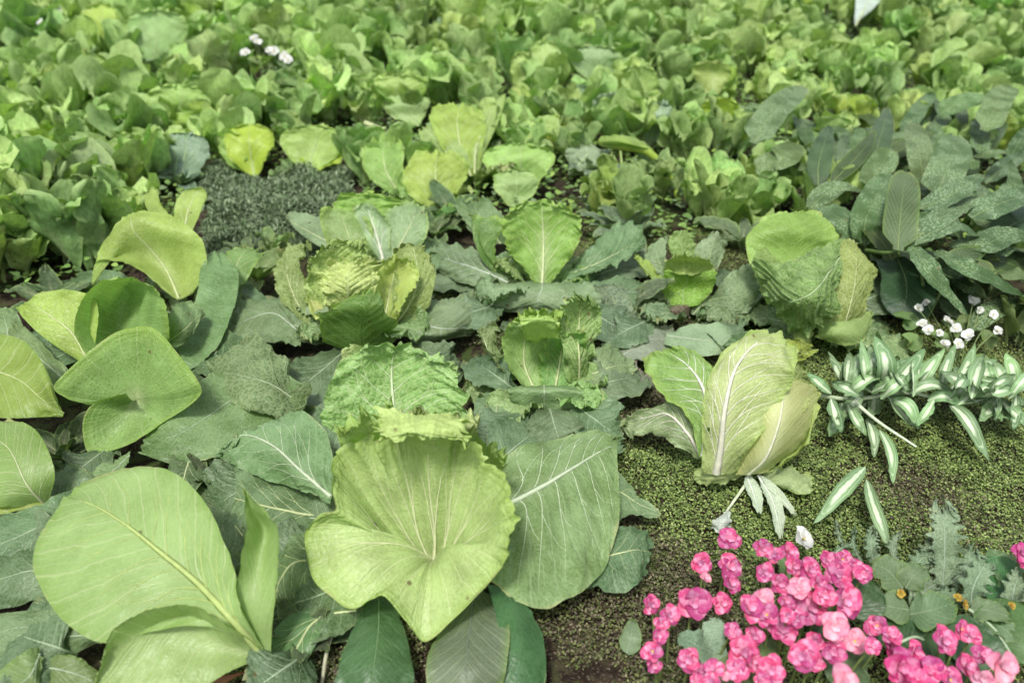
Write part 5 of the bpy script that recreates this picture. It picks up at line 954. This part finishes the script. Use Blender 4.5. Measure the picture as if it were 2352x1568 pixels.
# silvery lobed leaves
Pl = thing('silver_leaf_plant', tuple(at(2170, 1400, 0)), 'silvery plant with deeply lobed felted leaves between the moss and the pink flowers', 'silver-leaf plant')
for pts, wd, lb in [([(2165,1345,5),(2170,1270,10),(2168,1195,14),(2155,1130,15)], 7.5, 9), ([(2110,1330,5),(2130,1270,9),(2160,1220,11)], 4., 8), ([(2230,1400,6),(2235,1350,10),(2260,1300,12),(2280,1285,12)], 5.5, 7), ([(2080,1340,5),(2110,1290,9),(2150,1260,10)], 4., 7),
                    ([(2180,1340,5),(2220,1300,8),(2240,1240,10)], 4.5, 8), ([(2150,1340,5),(2120,1360,7),(2090,1400,6)], 5., 6), ([(2320,1400,5),(2330,1350,9),(2350,1300,10)], 5., 7), ([(2200,1400,5),(2180,1370,7),(2140,1360,8)], 4.5, 6),
                    ([(2010,1300,2),(2000,1250,6),(2010,1200,7)], 3.4, 8), ([(1950,1280,2),(1930,1240,5),(1920,1190,7)], 1.6, 5), ([(1980,1290,2),(1960,1250,5),(1965,1200,7)], 1.4, 5), ([(1900,1290,2),(1930,1260,4),(1975,1240,5)], 1.5, 5), ([(2060,1300,2),(2050,1250,5),(2075,1215,7)], 2.4, 8)]:
    strap(Pl, pts, wd, (.17, .25, .13), 'sil', 'ovate', res=(24, 60), lobes=lb, jag=.65, ruf=.006, rf=9, quilt=.003, qf=60, cup=.35, midrib=.0018, veincol=(.36, .46, .32))
St = thing('grey_leaf_plant', tuple(at(2160, 1440, 0)), 'plant with pointed star-shaped matt green leaves and tiny yellow flowers under the silvery leaves', 'leafy plant')
for pts, wd in [([(2075,1350,8),(2040,1310,10),(2000,1290,10)], 7.), ([(2090,1400,7),(2040,1390,8),(2000,1370,8)], 6.), ([(2090,1410,7),(2140,1400,9),(2200,1380,9)], 7.), ([(2110,1420,6),(2110,1440,6),(2120,1470,4)], 6.),
                ([(2230,1400,7),(2270,1400,8),(2330,1420,7)], 5.), ([(2080,1350,8),(2100,1320,10),(2130,1300,10)], 5.), ([(2250,1410,6),(2300,1440,6),(2345,1470,5)], 5.)]:
    strap(St, pts, wd, (.13, .22, .10), 'smo', 'ovate', res=(24, 30), lobes=2, jag=.3, ruf=.004, quilt=.001, cup=.15, midrib=.0012, veincol=(.28, .38, .22))
for pts in ([(2225,1398,7),(2280,1440,6),(2325,1505,4)], [(2065,1475,5),(2100,1462,6),(2125,1470,5)]): tube('stem', [at(*p) for p in pts], .0028, .0022, M['stem'], St, (.36, .46, .30))
rY = random.Random(3)
for x, y in ((2068,1362), (2200,1372), (2215,1388), (2322,1390)): flower(St, x, y, 9, 20, 'yellow', rY)
# white flowers
def white_plant(label, foot, pts, d, h, name='white_flower_plant', lv=(.16, .26, .08), ln=9, ls=4.5):
    t = thing(name, tuple(at(*foot, 0)), label, 'white flowers'); r = random.Random(int(foot[0]*3)); b = at(*foot, 0)
    for x, y in pts:
        w_ = flower(t, x, y, h+r.uniform(-1, 1), d*r.uniform(.75, 1.2), 'white', r, npet=5)
        tube('stem', [b+np.array([r.uniform(-.02, .02), r.uniform(-.02, .02), 0]), (b+w_)/2+[0, 0, .01], w_], .0015, .001, M['stem'], t, (.2, .28, .1), n=5)
    for i in range(ln):
        x, y = r.choice(pts); x += r.uniform(-2, 2)*d; y += r.uniform(1, 4)*d
        strap(t, [(x, y+d*1.2, h*.3), (x+r.uniform(-1, 1)*d, y, h*.6), (x+r.uniform(-2, 2)*d, y-d*.5, h*.7)], ls*r.uniform(.7, 1.1), jitc(lv, r, .3), 'smo', 'ovate', res=(10, 12), midrib=0, ruf=.003)
    return t
white_plant('cluster of small white flowers under the speckled shrub at the right', (2200, 850), [(2108,708),(2128,695),(2118,745),(2132,758),(2175,738),(2158,765),(2236,690),(2250,712),(2282,722),(2170,790),(2222,770),(2200,790),(2290,760),(2195,755)], 22, 10)
white_plant('white flowers standing above the leaves in the upper left of the field', (620, 260), [(563,122),(592,98),(584,90),(630,120),(618,118),(662,140),(655,132)], 21, 29, ls=10, ln=12)
white_plant('two white flowers by the dark grass in the top left corner', (110, 110), [(130,22),(134,34),(95,54)], 20, 32, ls=9, ln=5)
white_plant('single white flower standing just above the pink flowers', (1850, 1300), [(1842, 1238)], 46, 6, ln=3, ls=2.5)
# pale pointed leaf at the top edge
tp = thing('pale_leaf_plant', tuple(at(1965, 110, 0)), 'plant with one pale whitish pointed leaf at the top edge of the field', 'leafy plant')
leaf(tp, [[(1962,55,16),(1965,60,16),(1968,55,16)], [(1965,10,24),(1990,10,24),(2020,5,24)], [(1965,-40,30),(2000,-45,30),(2060,-50,30)]], (.55, .66, .58), 'gla', res=(20, 20), midrib=.006, laterals=3, ruf=.004, quilt=.001)

# ---------------------------------------------------------------- low outer leaves that close the gaps between the cabbages
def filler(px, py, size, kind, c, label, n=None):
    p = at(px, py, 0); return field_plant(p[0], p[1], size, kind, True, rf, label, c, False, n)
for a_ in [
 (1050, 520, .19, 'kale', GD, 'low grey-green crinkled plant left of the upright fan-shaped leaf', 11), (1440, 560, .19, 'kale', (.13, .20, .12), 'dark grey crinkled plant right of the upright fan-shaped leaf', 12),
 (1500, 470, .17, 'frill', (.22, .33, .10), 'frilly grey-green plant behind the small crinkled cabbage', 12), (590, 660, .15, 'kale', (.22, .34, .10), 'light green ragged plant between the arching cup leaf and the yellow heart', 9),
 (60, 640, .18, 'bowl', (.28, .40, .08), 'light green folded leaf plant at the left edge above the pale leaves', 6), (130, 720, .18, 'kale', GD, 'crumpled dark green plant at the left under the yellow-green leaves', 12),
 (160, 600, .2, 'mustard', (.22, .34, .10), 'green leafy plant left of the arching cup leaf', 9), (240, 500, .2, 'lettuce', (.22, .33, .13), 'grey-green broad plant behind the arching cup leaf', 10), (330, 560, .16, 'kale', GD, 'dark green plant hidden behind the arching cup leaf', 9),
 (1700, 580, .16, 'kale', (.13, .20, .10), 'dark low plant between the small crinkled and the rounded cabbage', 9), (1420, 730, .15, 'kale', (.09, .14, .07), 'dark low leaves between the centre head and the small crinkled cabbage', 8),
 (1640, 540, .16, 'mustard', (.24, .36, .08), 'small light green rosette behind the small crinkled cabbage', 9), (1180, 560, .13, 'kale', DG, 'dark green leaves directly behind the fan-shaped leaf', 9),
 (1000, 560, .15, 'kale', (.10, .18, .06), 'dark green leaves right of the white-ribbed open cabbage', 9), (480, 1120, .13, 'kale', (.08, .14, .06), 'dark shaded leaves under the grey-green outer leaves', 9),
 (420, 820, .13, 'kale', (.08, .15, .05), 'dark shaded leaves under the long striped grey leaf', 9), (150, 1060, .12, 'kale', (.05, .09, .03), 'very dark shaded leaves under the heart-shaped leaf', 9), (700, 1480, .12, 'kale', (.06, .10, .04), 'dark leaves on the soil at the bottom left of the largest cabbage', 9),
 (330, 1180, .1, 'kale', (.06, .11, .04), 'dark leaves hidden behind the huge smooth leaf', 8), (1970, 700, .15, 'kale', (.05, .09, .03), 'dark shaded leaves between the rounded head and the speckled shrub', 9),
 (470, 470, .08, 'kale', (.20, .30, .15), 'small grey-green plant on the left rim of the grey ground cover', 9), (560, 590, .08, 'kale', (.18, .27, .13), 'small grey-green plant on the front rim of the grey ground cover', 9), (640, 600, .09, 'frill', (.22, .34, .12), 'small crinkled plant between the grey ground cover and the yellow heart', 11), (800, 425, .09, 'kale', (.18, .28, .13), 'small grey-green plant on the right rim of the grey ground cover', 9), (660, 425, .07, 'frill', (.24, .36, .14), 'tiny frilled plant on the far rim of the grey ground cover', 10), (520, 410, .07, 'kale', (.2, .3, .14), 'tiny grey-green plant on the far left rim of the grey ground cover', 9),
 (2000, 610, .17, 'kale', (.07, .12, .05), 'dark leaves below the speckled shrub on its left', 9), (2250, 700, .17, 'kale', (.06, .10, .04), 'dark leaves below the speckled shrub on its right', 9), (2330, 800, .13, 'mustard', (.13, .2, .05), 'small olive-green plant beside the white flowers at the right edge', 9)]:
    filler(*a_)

# broad outer leaves lying on the soil between the heads, each on the plant it belongs to
def outer(par, bx, by, tx, ty, wd, c, h0=4, h1=5, hm=9, mt='gla', **k):
    mx_, my_ = (bx+tx)/2, (by+ty)/2
    strap(par, [(bx, by, h0), ((bx+mx_)/2, (by+my_)/2, hm*.9), (mx_, my_, hm), ((tx+mx_)/2, (ty+my_)/2, hm*.85), (tx, ty, h1)], wd, c, mt, 'cabbage', res=(40, 40), cup=.12, midrib=.0026, laterals=6, rise=.28,
          ruf=.012, rf=8, quilt=.006, qf=26, jag=.1, ns=8, pale=.3, palew=.2, veincol=(.42, .54, .34), **k)
for a_ in [
 (C, 800, 800, 640, 930, 15, (0.086, 0.152, 0.059)), (C, 760, 780, 560, 700, 15, (0.097, 0.165, 0.065)), (C, 880, 800, 960, 880, 12, (0.074, 0.139, 0.049)), (C, 930, 790, 1060, 850, 12, (0.086, 0.146, 0.059)),
 (E, 1190, 900, 1080, 820, 11, (0.097, 0.165, 0.070)), (E, 1200, 930, 1090, 1040, 13, (0.107, 0.177, 0.082)), (E, 1310, 920, 1430, 1010, 14, (0.102, 0.177, 0.070)), (E, 1330, 890, 1480, 860, 12, (0.107, 0.171, 0.076)), (E, 1260, 930, 1290, 1030, 12, (0.086, 0.152, 0.059)),
 (D, 1160, 690, 1020, 740, 13, (0.097, 0.159, 0.070)), (D, 1330, 700, 1450, 770, 14, (0.086, 0.139, 0.065)), (D, 1220, 720, 1180, 800, 12, (0.068, 0.127, 0.044)), (D, 1150, 650, 960, 620, 15, (0.102, 0.165, 0.076)), (D, 1340, 640, 1500, 590, 15, (0.086, 0.139, 0.065)),
 (Fp, 1500, 730, 1390, 780, 12, (0.097, 0.159, 0.070)), (Fp, 1620, 740, 1740, 800, 13, (0.086, 0.146, 0.059)), (Fp, 1640, 700, 1770, 640, 12, (0.074, 0.132, 0.049)),
 (Gp, 1780, 760, 1690, 850, 14, (0.097, 0.171, 0.059)), (Gp, 1740, 680, 1640, 620, 13, (0.078, 0.139, 0.054)), (Gp, 1960, 700, 2060, 660, 14, (0.057, 0.107, 0.032)),
 (B, 830, 1330, 640, 1400, 17, (0.078, 0.146, 0.054)), (B, 800, 1080, 650, 960, 16, (0.097, 0.171, 0.065)), (B, 820, 1000, 720, 860, 14, (0.124, 0.190, 0.098)), (B, 800, 1260, 560, 1330, 18, (0.068, 0.127, 0.049)), (B, 1120, 1080, 1260, 960, 15, (0.113, 0.184, 0.082)), (B, 840, 1200, 620, 1180, 18, (0.078, 0.146, 0.054)),
 (K0, 640, 1060, 470, 1180, 17, (0.068, 0.127, 0.044)), (K0, 560, 860, 420, 760, 15, (0.078, 0.146, 0.049)), (K0, 520, 980, 350, 880, 15, (0.062, 0.120, 0.038)), (K0, 620, 800, 520, 660, 15, (0.097, 0.165, 0.065)),
 (C0, 120, 1330, -40, 1230, 17, (0.074, 0.132, 0.049)), (C0, 200, 1200, 60, 1100, 15, (0.062, 0.120, 0.038)), (C0, 180, 1500, 20, 1450, 16, (0.068, 0.127, 0.044)), (C0, 700, 1500, 560, 1600, 14, (0.045, 0.089, 0.027)),
 (I, 260, 1020, 120, 1120, 13, (0.040, 0.083, 0.022)), (I, 240, 830, 60, 760, 13, (0.078, 0.146, 0.044)), (I, 220, 780, 40, 860, 12, (0.090, 0.159, 0.054)), (I2, 380, 760, 480, 860, 12, (0.068, 0.127, 0.044)), (I2, 340, 700, 160, 640, 14, (0.097, 0.171, 0.059))]:
    outer(*a_[:7], hm=7, h0=3, h1=3)

# crinkled leaves ringed round the hearts, rising outward from each stem
def ring(par, L, n, c, el=(.5, 1.0), r0=.03, wd=.62, skip=.75, seed=1, mt='sav'):
    r = random.Random(seed); o = np.array(par.location)
    for i in range(n):
        az = math.pi/2+(i-(n-1)/2)*(2*math.pi-2*skip)/max(1, n-1)+r.uniform(-.15, .15)      # 90 deg = away from the camera
        l_ = L*r.uniform(.82, 1.12); e = r.uniform(*el); p = [o+np.array([math.cos(az)*r0, math.sin(az)*r0, .015])]
        for k in range(4):
            a = e-.33*k*r.uniform(.6, 1.3); p.append(p[-1]+np.array([math.cos(az)*math.cos(a), math.sin(az)*math.cos(a), math.sin(a)])*l_/4)
        CNT[0] += 1
        Sf = path_surface(p, l_*wd*r.uniform(.85, 1.15), 'cabbage', (0, 0, 1), .35)
        G, uv, a_ = finish(Sf, 46, 44, CNT[0], ruf=.017*L/.17, rf=11, quilt=.007*L/.17, qf=30, jag=.14, jf=18, ns=8, pale=.5, palew=.25)
        emit(par, G, uv, a_, jitc(c, r, .18), mt, .0024*L/.17, 6, (.46, .58, .34), .3, 'leaf', None, CNT[0])
ring(D, .22, 7, (.15, .25, .11), (.3, .8), seed=3); ring(D, .17, 4, (.20, .33, .08), (.9, 1.25), skip=1.5, seed=4)
ring(E, .16, 7, (.21, .34, .10), (.5, 1.0), seed=5); ring(C, .20, 6, (.18, .31, .09), (.6, 1.05), skip=1.0, seed=6)
ring(Fp, .15, 7, (.15, .25, .10), (.3, .9), skip=.9, seed=7); ring(Gp, .21, 6, (.15, .26, .09), (.2, .6), skip=1.1, seed=8)
ring(C2, .20, 6, (.17, .27, .11), (.4, .9), skip=1.0, seed=9); ring(T2, .18, 6, (.27, .42, .10), (.6, 1.1), skip=1.0, seed=10); ring(T, .22, 6, (.24, .38, .11), (.6, 1.1), skip=.9, seed=11)
ring(I2, .2, 4, (.15, .25, .10), (.4, .8), skip=1.2, seed=12)

# single large leaves that stand out of the field, each on its own plant
def big(par, x0, x1, yt, yb, bx, c, h0=6, h1=24, mt='cab', lean=0, **k):
    rb = random.Random(int(x0+yt)); r_ = [rb.uniform(-1, 1.5), rb.uniform(-1, 1.5), rb.uniform(-.5, 1.2)]; lean = rb.uniform(-.08, .08)*(x1-x0); c = tuple(min(.62, q_*1.1) for q_ in c); w_ = x1-x0; hh = lambda f: h0+(h1-h0)*f; y = lambda f: yb+(yt-yb)*f; k = dict(dict(midrib=.003, laterals=4, ruf=.016, rf=8, quilt=.006, jag=.06, rise=.4, veincol=(.5, .62, .3)), **k)
    leaf(par, [[(bx-w_*.06, yb, h0), (bx, yb, h0), (bx+w_*.06, yb, h0)], [(x0+w_*.12, y(.38), hh(.38)+r_[0]), ((bx+x0+w_/2)/2, y(.3), hh(.34)-1), (x1-w_*.12, y(.38), hh(.38)+r_[1])], [(x0, y(.7), hh(.7)), (x0+w_/2+lean, y(.68), hh(.7)-r_[2]), (x1, y(.7), hh(.7))],
               [(x0+w_*.1, y(.9), hh(.9)), (x0+w_/2+lean, y(.93), hh(.92)), (x1-w_*.1, y(.9), hh(.9))], [(x0+w_*.36, yt, h1), (x0+w_/2+lean, yt-1, h1), (x1-w_*.34, yt, h1)]], c, mt, res=(34, 34), **k)
YB, LM, PG = (.36, .50, .04), (.34, .53, .13), (.30, .46, .16)
for foot, lab, ls in [
 ((100, 440), 'bright yellow-green spoon-shaped leaf plant near the left edge of the field', [(48, 140, 340, 432, 95, YB, 4, 19, 'smo'), (95, 190, 395, 450, 110, (.33, .47, .10), 4, 12, 'smo')]),
 ((590, 412), 'bright yellow-green plant with a tall folded leaf above the grey ground cover', [(512, 632, 285, 408, 585, YB, 3, 21, 'smo'), (500, 570, 300, 400, 570, (.30, .46, .10), 3, 18, 'smo')]),
 ((705, 405), 'broad wavy light green plant with a dark hollow above the grey ground cover', [(640, 792, 288, 400, 712, (.32, .48, .10), 3, 20, 'cab'), (680, 790, 330, 402, 705, YB, 3, 12, 'smo')]),
 ((355, 215), 'very large pale round-leaved plant in the upper left of the field', [(285, 435, 22, 165, 350, (.33, .48, .17), 6, 40, 'cab'), (385, 482, 95, 185, 392, LM, 8, 26, 'smo')]),
 ((255, 160), 'large yellow-green plant with two upright leaves at the upper left by the dark grass', [(180, 275, 8, 140, 268, (.37, .52, .09), 6, 38, 'smo')]),
 ((790, 140), 'bright green round-leaved plant right of the white flowers', [(748, 818, 50, 122, 785, YB, 8, 28, 'smo'), (700, 770, 85, 140, 740, PG, 6, 22, 'smo')]),
 ((1430, 400), 'plant with smooth grey-green oval leaves in the middle of the field', [(1362, 1450, 212, 310, 1420, (.22, .32, .19), 8, 26, 'gla'), (1468, 1552, 236, 335, 1490, (.25, .35, .21), 6, 24, 'gla'), (1295, 1388, 335, 402, 1310, (.20, .29, .16), 4, 13, 'gla'), (1285, 1370, 195, 270, 1355, (.20, .30, .16), 8, 22, 'gla')]),
 ((1180, 490), 'light green lettuce with broad wavy leaves behind the fan-shaped cabbage leaf', [(1105, 1278, 330, 440, 1200, (.33, .50, .12), 4, 20, 'cab'), (1130, 1240, 390, 485, 1190, (.32, .47, .16), 3, 15, 'cab')]),
 ((1475, 300), 'tall smooth round-leaved green plant right of the middle of the field', [(1430, 1515, 150, 285, 1478, (.30, .46, .13), 6, 32, 'smo'), (1308, 1432, 105, 200, 1385, (.26, .40, .17), 10, 30, 'cab'), (1510, 1590, 105, 225, 1560, (.24, .38, .12), 6, 28, 'smo')]),
 ((1650, 330), 'yellow-green plant with one round cupped leaf right of the middle of the field', [(1608, 1702, 225, 305, 1655, YB, 6, 22, 'smo'), (1590, 1680, 140, 225, 1640, (.33, .46, .12), 8, 26, 'smo')]),
 ((1250, 240), 'tall pale green plant with narrow upright leaves in the upper middle of the field', [(1215, 1300, 95, 225, 1255, (.32, .50, .13), 6, 32, 'smo'), (1170, 1225, 120, 230, 1215, (.33, .48, .12), 6, 30, 'smo'), (1430, 1490, 5, 120, 1450, (.30, .44, .12), 8, 40, 'smo')]),
 ((940, 300), 'light green frilled leaf plant above the snapped stalk', [(850, 985, 170, 265, 900, (.33, .49, .12), 8, 27, 'cab'), (880, 990, 215, 290, 960, (.31, .46, .16), 6, 18, 'smo')]),
 ((1280, 345), 'small bright leaf plant with a twisted yellow-green leaf between the grey leaves', [(1225, 1300, 265, 345, 1280, YB, 5, 18, 'cab')]),
 ((230, 305), 'large pale open-leaved plant in the left of the field', [(210, 332, 150, 260, 250, (.30, .48, .17), 6, 30, 'cab'), (150, 215, 110, 230, 180, (.33, .48, .13), 6, 32, 'smo'), (330, 490, 195, 300, 400, (.36, .52, .13), 6, 26, 'cab')]),
 ((420, 440), 'blue-grey ribbed leaf plant left of the bright yellow folded leaf', [(355, 482, 305, 425, 415, (.15, .25, .15), 3, 20, 'gla')]),
 ]:
    t = thing('broad_leaf_plant', tuple(at(*foot, 0)), lab, 'broad-leaf plant'); b = np.array(t.location)
    for l_ in ls:
        big(t, *l_)
        tube('stem', [b, (b+at(l_[4], l_[3], l_[6]))/2+[0, 0, .01], at(l_[4], l_[3], l_[6])], .006, .004, M['stem'], t, (.34, .46, .16))
